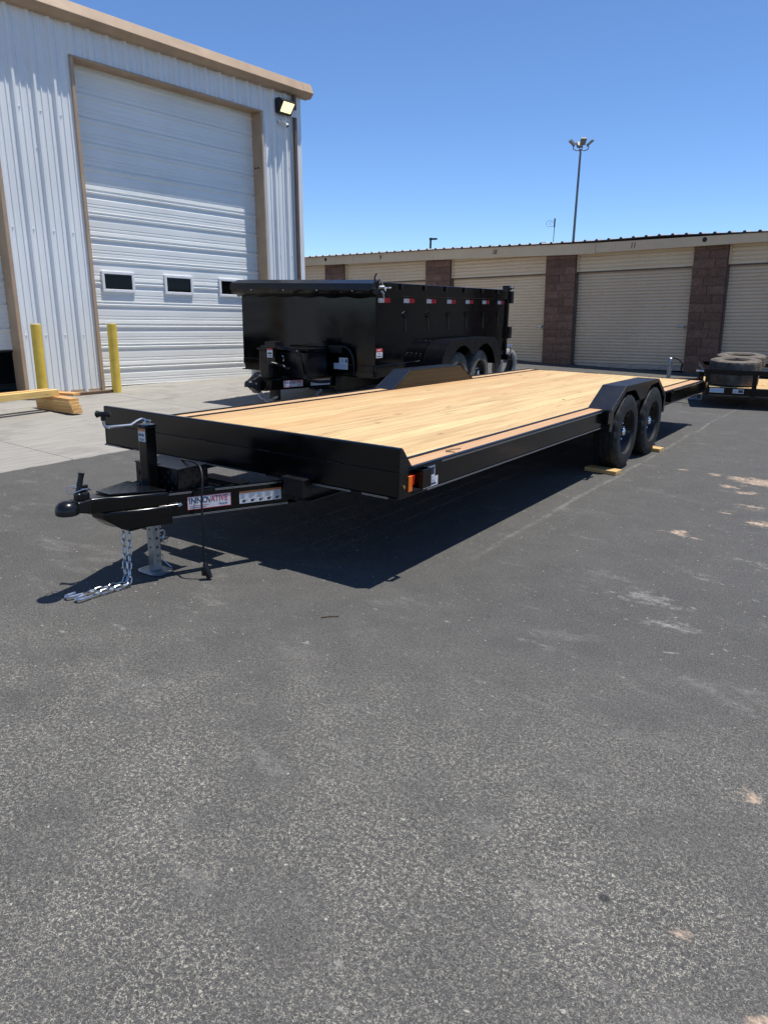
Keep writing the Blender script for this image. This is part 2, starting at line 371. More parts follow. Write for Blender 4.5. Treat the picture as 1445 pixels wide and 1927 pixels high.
def mat_rollup(name, c0, c1):
    a = N(name); v = a.co(); big = a.noise(v, .9, 5); dr = a.noise(a.co((5, 5, .4)), 3, 5, .7)
    c = a.ramp(big, [(.3, c0), (.7, c1)]); c = a.mix(a.ramp(dr, [(.55, 0.), (.8, .35)]), c, tuple(x*.6 for x in c0))
    a.set(Base_Color=c, Roughness=.5, Specular_IOR_Level=.4)
mat_rollup('beige_door', (.80,.595,.375), (.86,.665,.435))
mat_rollup('taupe_door', (.70,.525,.35), (.78,.60,.41))
def mat_fascia():
    a = N('fascia'); v = a.co(); big = a.noise(v, 1.2, 5); dr = a.noise(a.co((7, 7, .6)), 2.5, 5, .7)
    c = a.ramp(big, [(.3, (.70,.50,.30)), (.7, (.80,.59,.37))]); c = a.mix(a.ramp(dr, [(.62, 0.), (.72, .4)]), c, (.16,.10,.06))
    a.set(Base_Color=c, Roughness=.75); a.bump(dr, .2, .005)
mat_fascia()
simple('roof_metal', (.46,.44,.42), .45, .3, var=.2, vscale=4)
simple('roof_dark', (.03,.03,.035), .6, var=.2)
simple('pole_metal', (.20,.18,.165), .5, .3, var=.2, vscale=3)
simple('flood_grey', (.24,.225,.20), .5, var=.2)
simple('debris', (.33,.31,.28), .9, var=.35, vscale=300)

def lozenges(mb, o, u, v, n, w, h, pitch=.030, L=.013, b=.0042, t=.0022, keep=None):
    """raised tread bars, alternating direction, over the rectangle w x h spanned by unit vectors u and v"""
    o, u, v, n = (Vector(q) for q in (o, u, v, n)); i = 0; y = pitch*.5; r = 0
    while y < h:
        x = pitch*.5; c = 0
        while x < w:
            if keep is None or keep(x, y):
                d, e = (u+v, u-v) if (r+c) % 2 else (u-v, u+v); d = d.normalized(); e = e.normalized(); p = o+u*x+v*y
                mb.add([p-d*L, p+e*b, p+d*L, p-e*b, p-d*L*.45+n*t, p+d*L*.45+n*t], [(0,1,5,4), (1,2,5), (2,3,4,5), (3,0,4)])
            x += pitch; c += 1
        y += pitch; r += 1
# ------------------------------------------------------------------ ground
g = MB(); g.add([(-300,-200,0),(300,-200,0),(300,420,0),(-300,420,0)], [(0,1,2,3)])
ground = g.build('asphalt', 'asphalt'); tag(ground, kind='structure')
def Zc(x): return .006 + .092*(-4.47-x)/4.1
apron = bpy.data.objects.new('concrete_apron', None); COL.objects.link(apron); tag(apron, kind='structure'); apron.location = (-6.5, 4, 0)
random.seed(3)
ys = [-11.3, -8.2, -5.2, -2.15, .92, 3.98, 7.05, 10.1, 13.1, 16.2]; xs = [-4.47, -7.35, -10.2]
for j in range(len(ys)-1):
    for i in range(len(xs)-1):
        if ys[j] > 9 and i == 0: continue
        x1, x0 = xs[i]-(.004 if i else 0), xs[i+1]+.004; y0, y1 = ys[j]+.004, ys[j+1]-.004
        mb = MB(); n = 40
        edge = [(x1 + (random.uniform(-.012, .012) if i == 0 else 0), y0+(y1-y0)*k/n) for k in range(n+1)]
        poly = [(x0, y1), (x0, y0)] + edge
        vs = [(x, y, Zc(x)) for x, y in poly] + [(x, y, -.1) for x, y in poly]; m_ = len(poly)
        mb.add(vs, [list(range(m_)), ] + [(k, (k+1) % m_, m_+(k+1) % m_, m_+k) for k in range(m_)])
        mb.build('concrete_slab', 'concrete', apron, org=apron.location, bevel=.006, seg=1)

# ------------------------------------------------------------------ metal workshop building (left)
bth = 1.4845; BO = Vector((-8.1584, 8.8079, 0)); KB, TB = .0173, -.019
Ba = Vector((-math.cos(bth), -math.sin(bth), KB)); Bz = Vector((TB, 0, 1)); Bn = Vector((math.sin(bth), -math.cos(bth), 0))
def BP(s, n, z): return BO + Ba*s + Bn*n + Bz*z
bld = empty('metal_building', BP(3, 0, 0), 'tall pale grey ribbed metal workshop with tan trim and white overhead doors', 'building')
BO_ = bld.location.copy()
def bbuild(mb, name, mat, parent=bld, **k): return mb.build(name, mat, parent, org=BO_, **k)
RIB = .305
def ribbed(name, s0, s1, z0, z1, lbl=None):
    """one R-panel sheet: trapezoid major ribs every 305 mm with two small ribs between"""
    pts = []; s = s0
    k0 = math.floor((s0-.06)/RIB)-1
    prof = []
    for k in range(k0, k0+int((s1-s0)/RIB)+4):
        c = k*RIB + .06
        prof += [(c-.042, 0), (c-.018, .042), (c+.018, .042), (c+.042, 0)]
        for q in (RIB/3, 2*RIB/3): prof += [(c+q-.016, 0), (c+q-.009, .011), (c+q+.009, .011), (c+q+.016, 0)]
    def at(x):
        for (a, p), (b, q) in zip(prof, prof[1:]):
            if a <= x <= b: return p + (q-p)*(x-a)/max(b-a, 1e-6)
        return 0
    pts = [(s0, at(s0))] + [p for p in prof if s0 < p[0] < s1] + [(s1, at(s1))]
    mb = MB(BP); vs = []; 
    for a, n in pts: vs += [(a, n, z0), (a, n, z1)]
    fs = [(2*i, 2*i+2, 2*i+3, 2*i+1) for i in range(len(pts)-1)]
    mb.add(vs, fs)
    # back of the sheet so that it has thickness
    mb.add([(s0, -.02, z0), (s1, -.02, z0), (s1, -.02, z1), (s0, -.02, z1)], [(0,1,2,3)])
    return bbuild(mb, name, 'siding')
DH = 4.87; S1, S2 = 4.633, .985; EZ = 5.34
for s0, s1 in ((.13, .985-.02),): ribbed('wall_panel', s0, s1, -.05, EZ)
for s0, s1 in ((.985-.02, 1.9), (1.9, 2.815), (2.815, 3.73), (3.73, 4.653)): ribbed('wall_panel', s0, s1, DH+.03, EZ)
for s0, s1 in ((4.653, 5.26), (5.26, 5.875)): ribbed('wall_panel', s0, s1, -.02, EZ)
for s0, s1 in ((5.875, 6.8), (6.8, 7.7), (7.7, 8.6), (8.6, 9.6)): ribbed('wall_panel', s0, s1, DH+.03, EZ)
ribbed('wall_panel', 9.6, 10.6, -.02, EZ); ribbed('wall_panel', 10.6, 11.6, -.02, EZ)
# rear / side / roof shell
mb = MB(BP); mb.box(-.02, 0.0, -14, -.02, -.1, EZ); bbuild(mb, 'side_wall', 'siding')
mb = MB(BP); mb.box(11.6, 11.7, -14, -.02, -.1, EZ); bbuild(mb, 'side_wall', 'siding')
mb = MB(BP); mb.box(0, 11.6, -14.1, -14, -.1, EZ); bbuild(mb, 'rear_wall', 'siding')
mb = MB(BP); mb.prism([(.1, EZ+.06), (-7, EZ+.75), (-14.1, EZ+.06), (-14.1, EZ+.12), (-7, EZ+.82), (.1, EZ+.12)], -.1, 11.8, 'x'); bbuild(mb, 'roof', 'roof_metal')
mb = MB(BP); mb.box(.02, 11.6, -13.9, -.3, .0, .02); bbuild(mb, 'interior_floor', 'interior_dark')
# eave gutter trim: sculpted, flaring outwards
prof = [(.0, EZ-.03), (.15, EZ-.03), (.235, EZ+.048), (.160, EZ+.215), (.140, EZ+.215), (.0, EZ+.13)]
mb = MB(BP); mb.prism(prof, .045, 11.8, 'x'); bbuild(mb, 'eave_gutter', 'tan_trim', bevel=.006)
mb = MB(BP); mb.prism([(p[0]*1.02+.001, p[1]-.003 if p[1] < EZ else p[1]+.003) for p in prof], -.20, .05, 'x'); bbuild(mb, 'gutter_end', 'tan_trim', bevel=.006)
# corner trim and downpipe
mb = MB(BP); mb.box(-.035, .13, -.02, .038, -.1, EZ-.03); mb.box(-.037, -.02, -.25, -.02, -.1, EZ-.03); bbuild(mb, 'corner_trim', 'siding', bevel=.004)
mb = MB(BP); mb.box(.125, .185, .036, .09, 0.0, 4.93); bbuild(mb, 'downpipe', 'dark_trim', bevel=.006)
mb = MB(BP); mb.box(.135, .195, .036, .10, 5.06, EZ-.03); bbuild(mb, 'downpipe_outlet', 'dark_trim', bevel=.006)
def overhead_door(sa, sb, zbot, right_holes=True, windows=True, zc=0.0):
    """framed opening from sb (right) to sa (left) with a sectional door standing 0.25 behind the wall"""
    D = .27
    mb = MB(BP); mb.box(sa, sa+.02, -D, .005, -.02, DH+.0); mb.box(sa-.008, sa+.045, .0, .040, -.02, DH); bbuild(mb, 'jamb', 'tan_trim', bevel=.003)
    mb = MB(BP); mb.box(sb-.02, sb, -D, .005, -.02, DH); mb.box(sb-.045, sb+.008, .0, .040, -.02, DH); jb = bbuild(mb, 'jamb', 'tan_trim', bevel=.003)
    mb = MB(BP); mb.box(sb-.045, sa+.045, -D, .042, DH+.002, DH+.03); bbuild(mb, 'door_head', 'tan_trim', bevel=.003)
    SEC = .686; top = DH+.05; k = 0; z = zbot
    # sections have a stepped profile: (height fraction, outward offset)
    pr = [(0.0, -.014), (.008, -.014), (.020, .004), (.04, .0), (.10, .0), (.108, -.006), (.122, -.006), (.130, .0), (.165, .0), (.173, -.006), (.187, -.006), (.195, .0), (.30, .0), (.31, -.004), (.40, -.004), (.412, .010), (.448, .013), (.466, -.012), (.500, -.012), (.515, .006),
          (.59, .002), (.60, -.006), (.614, -.006), (.622, .0), (.665, .0), (.673, -.006), (.687, -.006), (.695, .0), (.80, .0), (.90, -.004), (.915, .010), (.955, .013), (.972, -.014), (1.0, -.014)]
    while z < top:
        z1 = min(z+SEC, top); mb = MB(BP); vs = []
        for q, o in pr:
            zz = z + q*SEC
            if zz > z1: break
            vs += [(sb, -D+.03+o, zz), (sa, -D+.03+o, zz)]
        fs = [(2*i, 2*i+1, 2*i+3, 2*i+2) for i in range(len(vs)//2-1)]
        mb.add(vs, fs); mb.add([(sb, -D-.02, z), (sa, -D-.02, z), (sa, -D-.02, z1), (sb, -D-.02, z1)], [(0,1,2,3)])
        sec = bbuild(mb, 'door_section', 'door_white', smooth=False)
        if windows and k == 2:
            wz0, wz1 = z+.165, z+.50
            for c in (4.05, 2.86, 1.67):
                if not (sb < c < sa): continue
                w = .30; yo = -D+.03
                mb = MB(BP)
                for (a0, a1, b0, b1) in ((c-w, c+w, wz1-.05, wz1), (c-w, c+w, wz0, wz0+.05), (c-w, c-w+.05, wz0+.05, wz1-.05), (c+w-.05, c+w, wz0+.05, wz1-.05)):
                    mb.box(a0, a1, yo, yo+.032, b0, b1)
                fr = bbuild(mb, 'window_frame', 'white_frame', sec, bevel=.008)
                mb = MB(BP); mb.box(c-w+.03, c+w-.03, yo+.001, yo+.014, wz0+.03, wz1-.03); bbuild(mb, 'window_pane', 'dark_glass', sec)
        z += SEC; k += 1
    # bottom seal
    mb = MB(BP); mb.box(sb, sa, -D-.01, -D+.035, zbot-.03, zbot-.002); bbuild(mb, 'bottom_seal', 'black_plastic')
    return jb
overhead_door(S1, S2, .035)
overhead_door(9.55, 5.92, .67, windows=False)
for zz in (4.02, 4.021):
    pass
for n_ in (-.10, -.17):
    mb = MB(BP); mb.lathe([(.9849-.025, .0), (.9849-.025, .014), (.9849-.0225+.004, .014)], 'x', 10, c=(0, n_, 4.05)); 
# two bolt holes with dark plugs on the right jamb
for n_ in (-.09, -.17):
    mb = MB(BP); mb.tube([(1.004-.02, n_, 3.93), (1.004+.004, n_, 3.93)], .013, 10); bbuild(mb, 'bolt', 'black_plastic')
# sheeting screws in rows
def screws(s_list, z):
    for s in s_list:
        mb = MB(BP); mb.tube([(s, -.001, z), (s, .012, z)], .008, 6); mb.tube([(s, -.001, z), (s, .004, z)], .014, 8); bbuild(mb, 'screw', 'white_frame')
for z in (4.05, 2.42, .9, 3.55): screws([4.73+.1525*k for k in range(0, 8)] if z != 3.55 else [5.3], z)
for z in (4.05, 2.42): screws([.28, .46, .58, .76, .88], z)
mb = MB(BP); mb.box(4.64, 5.88, -.02, .012, -.06, .05); bbuild(mb, 'base_trim', 'tan_trim')

# ------------------------------------------------------------------ things on the workshop wall
wl_ = empty('flood_light', BP(.45, .03, 5.0), 'lit black wall pack flood light beside the workshop corner', 'light')
def wbuild(mb, name, mat, par, **k): return mb.build(name, mat, par, org=par.location, **k)
mb = MB(BP); mb.prism([(.03, 4.93), (.03, 5.185), (.13, 5.185), (.235, 5.13), (.10, 4.93)], .30, .62, 'x'); wbuild(mb, 'housing', 'fixture_black', wl_, bevel=.012)
mb = MB(BP); mb.add([(.325, .243, 5.10), (.595, .243, 5.10), (.595, .128, 4.955), (.325, .128, 4.955)], [(0,1,2,3)]); mb.prism([(.239, 5.108), (.243, 5.10), (.128, 4.955), (.12, 4.95)], .325, .595, 'x'); wbuild(mb, 'lens', 'lamp_glow', wl_)
mb = MB(BP)
for a0, a1, q0, q1 in ((.30, .325, 0, 1), (.595, .62, 0, 1), (.325, .595, 0, .07), (.325, .595, .93, 1)):
    f0 = Vector((.10, 4.93)); f1 = Vector((.235, 5.13)); nn = Vector((.8, -.55)).normalized()*.02
    p0 = f0.lerp(f1, q0); p1 = f0.lerp(f1, q1)
    mb.prism([tuple(p0), tuple(p1), tuple(p1+nn), tuple(p0+nn)], a0, a1, 'x')
wbuild(mb, 'lens_frame', 'fixture_black', wl_, bevel=.003)
mb = MB(BP); mb.box(.17, .29, .032, .075, 4.93, 5.07); wbuild(mb, 'junction_box', 'siding', wl_, bevel=.006)
sc_ = empty('security_camera', BP(.50, .04, 4.78), 'small white bullet camera under the flood light', 'camera')
mb = MB(BP); mb.lathe([(.03, .0), (.03, .045), (.05, .045), (.062, .025), (.062, 0)], 'y', 16, c=(.52, 0, 4.80)); mb.tube([(.52, .06, 4.80), (.51, .09, 4.80), (.485, .11, 4.775)], .014, 8); wbuild(mb, 'bracket', 'camera_white', sc_, smooth=True)
p0 = Vector((.50, .085, 4.80)); d_ = Vector((-.35, .62, -.62)).normalized()
mb = MB(BP); mb.tube([p0-d_*.03, p0, p0+d_*.12, p0+d_*.13], [.022, .036, .038, .036], 16); wbuild(mb, 'body', 'camera_white', sc_, smooth=True)
mb = MB(BP); mb.tube([p0+d_*.128, p0+d_*.134], .031, 16); wbuild(mb, 'lens', 'dark_glass', sc_)

# ------------------------------------------------------------------ bollards
def bollard(x, y, h, lbl):
    e = empty('bollard', (x, y, Zc(x)), lbl, 'bollard', group='yellow bollards by the workshop doors')
    mb = MB(); mb.lathe([(-.1, .072), (h-.004, .072), (h, .068), (h, 0)], 'z', 28); mb.build('post', 'yellow_paint', e, smooth=True)
    mb = MB(); mb.lathe([(h+.0005, .069), (h+.012, .055), (h+.019, .03), (h+.021, 0)], 'z', 24); mb.build('cap', 'concrete', e, smooth=True)
    return e
bollard(-8.19, 2.905, 1.085, 'yellow steel bollard standing left of the pale wall section, behind the lumber')
bollard(-8.186, 4.171, 1.075, 'yellow steel bollard in front of the closed overhead door')

# ------------------------------------------------------------------ lumber
random.seed(11)
LBL = ['bottom board of the short lumber stack', 'second board up in the short lumber stack', 'middle board of the short lumber stack', 'fourth board up in the short lumber stack', 'top board of the short lumber stack, below the long beams']
for k in range(5):
    L_ = .84 + random.uniform(-.02, .02); mb = MB(); mb.box(-L_/2, L_/2, -.07, .07, 0, .0375)
    b = mb.build('lumber_board', 'lumber', None, bevel=.003)
    b.location = (-7.115 + (-.02 if k > 2 else .0) - .01*k, 2.47 + random.uniform(-.006, .006), Zc(-7.53)+.002 + k*.0385); b.rotation_euler = (0, 0, -.01 + random.uniform(-.015, .015))
    tag(b, LBL[k], 'lumber', 'short boards stacked on the apron')
    if k == 0: b.rotation_euler.y = 0
zt = Zc(-7.53)+.002+5*.0385
mb = MB(); mb.box(-.28, .28, -.07, .07, 0, .0375); b = mb.build('lumber_board', 'lumber', None, bevel=.003); b.location = (-7.26, 2.60, zt); b.rotation_euler = (0, 0, .25)
tag(b, 'single short offcut lying skewed on top of the lumber stack', 'lumber')
for k, (x, lab) in enumerate(((-7.30, 'long pale beam lying across the lumber stack, the nearer one'), (-7.45, 'long pale beam lying across the lumber stack, the farther one'))):
    mb = MB(); mb.box(-.045, .045, -3.4, 0, 0, .085); b = mb.build('timber_beam', 'lumber_long', None, bevel=.004)
    b.location = (x+.12, 2.50+.12*k, zt+.002 if k == 0 else zt+.002); b.rotation_euler = (0, 0, .06)
    if k == 1: b.location.y = 2.47
    tag(b, lab, 'beam', 'long beams on the apron')
mb = MB(); mb.box(-7.6, -6.8, -.75, -.57, .075, zt+.0015); b = mb.build('timber_block', 'lumber', None, bevel=.004); tag(b, 'squared timber block carrying the left end of the long beams', 'timber')
mb = MB(); mb.box(-.045, .045, -.36, .36, 0, .04); b = mb.build('timber_strip', 'old_timber', None, bevel=.004); b.location = (-8.25, 3.80, Zc(-8.25)+.001); b.rotation_euler = (0, 0, -.06)
tag(b, 'dark weathered timber strip on the ground at the wall between the bollards', 'timber')

# ------------------------------------------------------------------ storage units (right)
th, kk = .1238, .0316
Sa = Vector((math.cos(th), -math.sin(th), kk)).normalized(); Sz = Vector((-kk*math.cos(th), kk*math.sin(th), 1)).normalized(); Sy = Sz.cross(Sa)
st = empty('storage_building', (-5.178, 16.2784, -.0361), 'low row of storage units with beige roll-up doors and brown block piers', 'building')
M3 = Matrix((Sa, Sy, Sz)).transposed(); st.rotation_euler = M3.to_euler()
piers = [(-13.0, -12.15), (-9.40, -8.50), (-5.0, -4.07), (-.87, 0.0), (3.03, 3.80), (6.85, 7.65)]
FB = 2.87   # underside of fascia at the units in front
def lerp_(pts, a):
    for (x0, y0), (x1, y1) in zip(pts, pts[1:]):
        if a <= x1: return y0 + (y1-y0)*(a-x0)/(x1-x0)
    return pts[-1][1]
def fas_b(a): return lerp_([(-15, 3.17), (-10.2, 3.08), (-4.4, 2.965), (.6, 2.835), (4.65, 2.83), (11, 2.82)], a)
def fas_t(a): return lerp_([(-15, 3.43), (-10.2, 3.345), (-4.4, 3.243), (.6, 3.10), (4.65, 3.045), (11, 3.0)], a)
random.seed(5)
blk = {}
def block(w, d=.10):
    key = round(w, 3)
    if key not in blk:
        mb = MB(); n = 3
        # split face: small grid with uneven depth
        vs = []; nx, nz = 4, 3
        for j in range(nz+1):
            for i in range(nx+1):
                e = (i in (0, nx)) or (j in (0, nz)); vs.append((w*i/nx, .006 if e else random.uniform(-.010, .002), .19*j/nz))
        fs = [(j*(nx+1)+i, j*(nx+1)+i+1, (j+1)*(nx+1)+i+1, (j+1)*(nx+1)+i) for j in range(nz) for i in range(nx)]
        mb.add(vs, fs); mb.add([(0,.006,0),(w,.006,0),(w,.006,.19),(0,.006,.19),(0,d,0),(w,d,0),(w,d,.19),(0,d,.19)], [(0,4,5,1),(1,5,6,2),(2,6,7,3),(3,7,4,0),(4,7,6,5)])
        o = mb.build('block', 'split_block', None); me = o.data; bpy.data.objects.remove(o); blk[key] = me
    return blk[key]
for (a0, a1) in piers:
    mb = MB(); mb.box(a0+.006, a1-.006, .02, .40, -.3, fas_b(a0)+.05); pier = mb.build('pier', 'mortar', st)
    W_ = a1-a0
    for c in range(17):
        z = -.03 + c*.2
        if z + .19 > fas_b(a0) + .16: break
        cut = (.395, W_-.395) if c % 2 else (W_-.395-.10, .395+.10)
        x = a0
        for w in ((W_*.48, W_*.52) if c % 2 else (W_*.26, W_*.5, W_*.24) if False else ((W_*.36, W_*.64) if (c//2) % 2 else (W_*.66, W_*.34))):
            w = round(w-.010, 3); o = bpy.data.objects.new('block', block(w)); COL.objects.link(o); o.parent = pier; o.location = (x+.005, -.012, z); x += w+.010
def corrugated(a0, a1, z0, z1, y, name, mat, per=.079):
    mb = MB(); vs = []; z = z0; k = 0; pr = [(0, -.004), (.16, -.010), (.34, -.012), (.52, -.010), (.68, -.004), (.76, .022), (.92, .022)]
    pts = []
    while z < z1:
        for q, o in pr:
            zz = z+q*per
            if zz < z1: pts.append((zz, o))
        z += per
    pts.append((z1, 0))
    for zz, o in pts: vs += [(a0, y+o, zz), (a1, y+o, zz)]
    mb.add(vs, [(2*i, 2*i+1, 2*i+3, 2*i+2) for i in range(len(pts)-1)])
    mb.add([(a0, y+.03, z0), (a1, y+.03, z0), (a1, y+.03, z1), (a0, y+.03, z1)], [(0,1,2,3)])
    return mb.build(name, mat, st)
HD = 2.40
for i, (p, q) in enumerate(zip(piers, piers[1:])):
    a0, a1 = p[1], q[0]
    mt = 'taupe_door' if i >= 3 else 'beige_door'
    d = corrugated(a0+.02, a1-.02, .02, HD, .17, 'roll_up_door', mt)
    mb = MB(); mb.box(a0+.03, a1-.03, .145, .165, -.02, .085); mb.build('bottom_bar', 'galvanised' if i >= 3 else 'beige_door', d, bevel=.004)
    mb = MB(); mb.box(a1-.30, a1-.10, .125, .150, 1.02, 1.07); mb.box(a1-.14, a1-.115, .10, .125, .96, 1.06); mb.build('latch', 'galvanised', d, bevel=.004)
    mb = MB(); mb.box(a0+.01, a1-.01, .10, .125, HD-.002, HD+.03); mb.build('lintel_angle', 'dark_trim', st)
    h = corrugated(a0+.06, a1-.06, HD+.03, fas_b(a0)+.06, .11, 'header_panel', 'beige_door', .098)
    for x in (a0+.005, a1-.06):
        mb = MB(); mb.box(x, x+.055, .07, .12, HD+.031, fas_b(x)+.04); mb.build('header_trim', 'fascia', h)
    for x in (a0, a1-.02):
        mb = MB(); mb.box(x, x+.02, .05, .20, -.1, HD-.004); mb.build('door_guide', 'dark_trim', d)
# fascia boards, slightly out of line with each other
for (a0, a1, dz, y) in [(-14, -9.9, .0, -.13), (-9.89, -4.42, .0, -.14), (-4.41, .60, .0, -.145), (.612, 10.5, .02, -.15)]:
    n = 10; A_ = [a0+(a1-a0)*k/n for k in range(n+1)]; mb = MB()
    for yy in (y, y+.04):
        o = len(mb.v); mb.add([(a, yy, f_(a)+dz*(1 if f_ is fas_b else 0)) for a in A_ for f_ in (fas_b, fas_t)], [(2*k, 2*k+2, 2*k+3, 2*k+1) for k in range(n)])
    m2 = 2*(n+1)
    mb.f += [(2*k, 2*k+2, m2+2*k+2, m2+2*k) for k in range(n)] + [(2*k+1, 2*k+3, m2+2*k+3, m2+2*k+1) for k in range(n)] + [(0, 1, m2+1, m2), (m2-2, m2-1, 2*m2-1, 2*m2-2)]
    mb.build('fascia_board', 'fascia', st)
# roof: corrugated sheet rising towards the back; its cut edge shows above the fascia
def roof_z(a): return lerp_([(-15, 3.445), (-10.2, 3.36), (-4.4, 3.262), (-.6, 3.165), (.6, 3.15), (2.3, 3.15), (4.65, 3.065), (11, 3.02)], a)
mb = MB(); vs = []; a = -14.2; pts = []
while a < 10.5:
    for q, o in ((0, 0), (.075, 0), (.10, .035), (.14, .035), (.165, 0)): pts.append((a+q*1.0, o))
    a += .32
for a, o in pts: vs += [(a, -.19, roof_z(a)+o), (a, 9, roof_z(a)+o+.30), ]
n = len(pts); mb.add(vs, [(2*i, 2*i+2, 2*i+3, 2*i+1) for i in range(n-1)])
vs = []
for a, o in pts: vs += [(a, -.19, roof_z(a)+o-.006), (a, -.19, roof_z(a)-.02)]
mb2 = MB(); mb2.add(vs, [(2*i, 2*i+2, 2*i+3, 2*i+1) for i in range(n-1)])
rf = mb.build('roof', 'roof_metal', st); 
mb2.build('roof_edge', 'roof_dark', rf)
mb = MB(); mb.box(-14, 10.5, 8.9, 9, -.2, FB+.5); mb.build('rear_wall', 'mortar', st)
mb = MB(); mb.box(-14, -13.9, .3, 8.9, -.2, FB+.3); mb.build('side_wall', 'mortar', st)
mb = MB(); mb.box(10.4, 10.5, .0, 8.9, -.2, FB+.3); mb.build('side_wall', 'mortar', st)
for a, z in ((-9.20, 3.235), (3.30, 2.985)):
    mb = MB(); mb.lathe([(-.158, 0), (-.158, .045), (-.154, .055), (-.14, .055)], 'y', 20, c=(a, 0, z)); mb.build('fascia_hole', 'ink_black', st)
for txt, a, z in (('9', -6.75, 3.07), ('10', -2.50, 2.97), ('11', 1.52, 2.885)):
    t = text_mesh(txt, .17, 'unit_number', 'ink_black', frame((a, -.153, z), (1, 0, 0), (0, 0, 1)), st, .85, shear=.15, bold=.003)
mb = MB(); mb.box(-14, 10.5, .42, .50, -.3, FB); mb.build('inner_wall', 'interior_dark', st)

# roof-top things on the storage row
def SP(a, y, z): return st.location + M3 @ Vector((a, y, z))
ANT_A = -1.59
an = empty('roof_antenna', SP(ANT_A, 1.6, 3.20), 'thin dark mast with a small loop antenna on the storage roof', 'antenna')
mb = MB(); mb.tube([(0,0,-.1), (0,0,.66)], .010, 8); mb.tube([(0,0,.58), (0,0,.82)], .022, 8); mb.build('mast', 'roof_dark', an)
mb = MB(); lp = [(-.02,0,.75), (-.17,0,.77), (-.24,0,.74), (-.26,0,.68), (-.22,0,.62), (-.12,0,.60), (-.02,0,.62)]; mb.tube(lp, .006, 6); mb.tube([(-.02,0,.70), (-.14,0,.72), (-.17,0,.67), (-.1,0,.66)], .005, 6); mb.build('loop', 'pole_metal', an)
vb = empty('roof_vent', SP(ANT_A-.06, 1.2, 3.24), 'low white vent box on the storage roof beside the mast', 'vent')
mb = MB(); mb.box(-.09, .09, -.08, .08, -.06, .13); mb.build('box', 'white_frame', vb, bevel=.01)
mb = MB(); mb.box(.09, .42, -.03, .03, .05, .09); mb.build('duct', 'white_frame', vb, bevel=.01)

# ------------------------------------------------------------------ light poles beyond
lpole = empty('light_pole', (-15.40, 42.4, 0), 'tall parking lot light pole with four flood heads behind the storage row', 'light pole')
mb = MB(); mb.tube([(0,0,-.2), (0,0,10.2)], [.095, .062], 12); mb.build('pole', 'pole_metal', lpole, smooth=True)
mb = MB(); mb.tube([(0,0,10.15), (0,0,10.38)], .045, 10)
dirs = [R_(20), R_(110), R_(200), R_(290)]
dirs = [R_(32)+k*math.pi/2 for k in range(4)]
for t in dirs:
    c, s_ = math.cos(t), math.sin(t)
    mb.tube([(0,0,10.32), (.25*c,.25*s_,10.30), (.42*c,.42*s_,10.36), (.46*c,.46*s_,10.55)], .028, 8)
mb.build('arm', 'pole_metal', lpole, smooth=True)
for t in dirs:
    c, s_ = math.cos(t), math.sin(t)
    M = Matrix.Translation((.52*c, .52*s_, 10.70)) @ Matrix.Rotation(t, 4, 'Z') @ Matrix.Rotation(R_(-42), 4, 'Y') @ Matrix.Scale(.80, 4)
    mb = MB(); mb.add([(-.28,-.20,-.07),(.28,-.24,-.07),(.28,.24,-.07),(-.28,.20,-.07),(-.24,-.15,.12),(.24,-.18,.12),(.24,.18,.12),(-.24,.15,.12)], [(0,3,2,1),(4,5,6,7),(0,1,5,4),(1,2,6,5),(2,3,7,6),(3,0,4,7)], M)
    mb.build('flood_head', 'flood_grey', lpole, bevel=.015)
fl = empty('street_lamp', (-42.2, 70.0, 0), 'small far-off street lamp with a short arm above the storage roof', 'street lamp')
mb = MB(); mb.tube([(0,0,0), (0,0,8.35)], [.14,.11], 8); mb.build('pole', 'roof_dark', fl)
mb = MB(); mb.box(-.1, .75, -.14, .14, 8.12, 8.30); mb.build('head', 'roof_dark', fl)

# ------------------------------------------------------------------ wheels
def tyre_mesh(mb, R, w, rim, n=84, blocky=True):
    h = w/2
    prof = [(-h*.70, rim), (-h*.96, rim+.02), (-h*1.0, rim+(R-rim)*.45), (-h*.97, rim+(R-rim)*.72), (-h*.88, R-.022), (-h*.80, R-.004),
            (-h*.50, R), (-h*.49, R-.008), (-h*.43, R-.008), (-h*.42, R+.001), (-h*.05, R+.002), (-h*.04, R-.008), (h*.04, R-.008), (h*.05, R+.002), (h*.42, R+.001), (h*.43, R-.008), (h*.49, R-.008), (h*.50, R),
            (h*.80, R-.004), (h*.88, R-.022), (h*.97, rim+(R-rim)*.72), (h*1.0, rim+(R-rim)*.45), (h*.96, rim+.02), (h*.70, rim)]
    def warp(i, k, a, r):
        if blocky and i in (4, 5, 18, 19) and k % 4 == 0: return a*.955, r-.012
        if blocky and i in (9, 10, 13, 14) and (k+2) % 4 == 0: return a, r-.008
        if i in (3, 20) and k % 2: return a*1.004, r
        return a, r
    mb.lathe(prof, 'x', n, warp=warp)
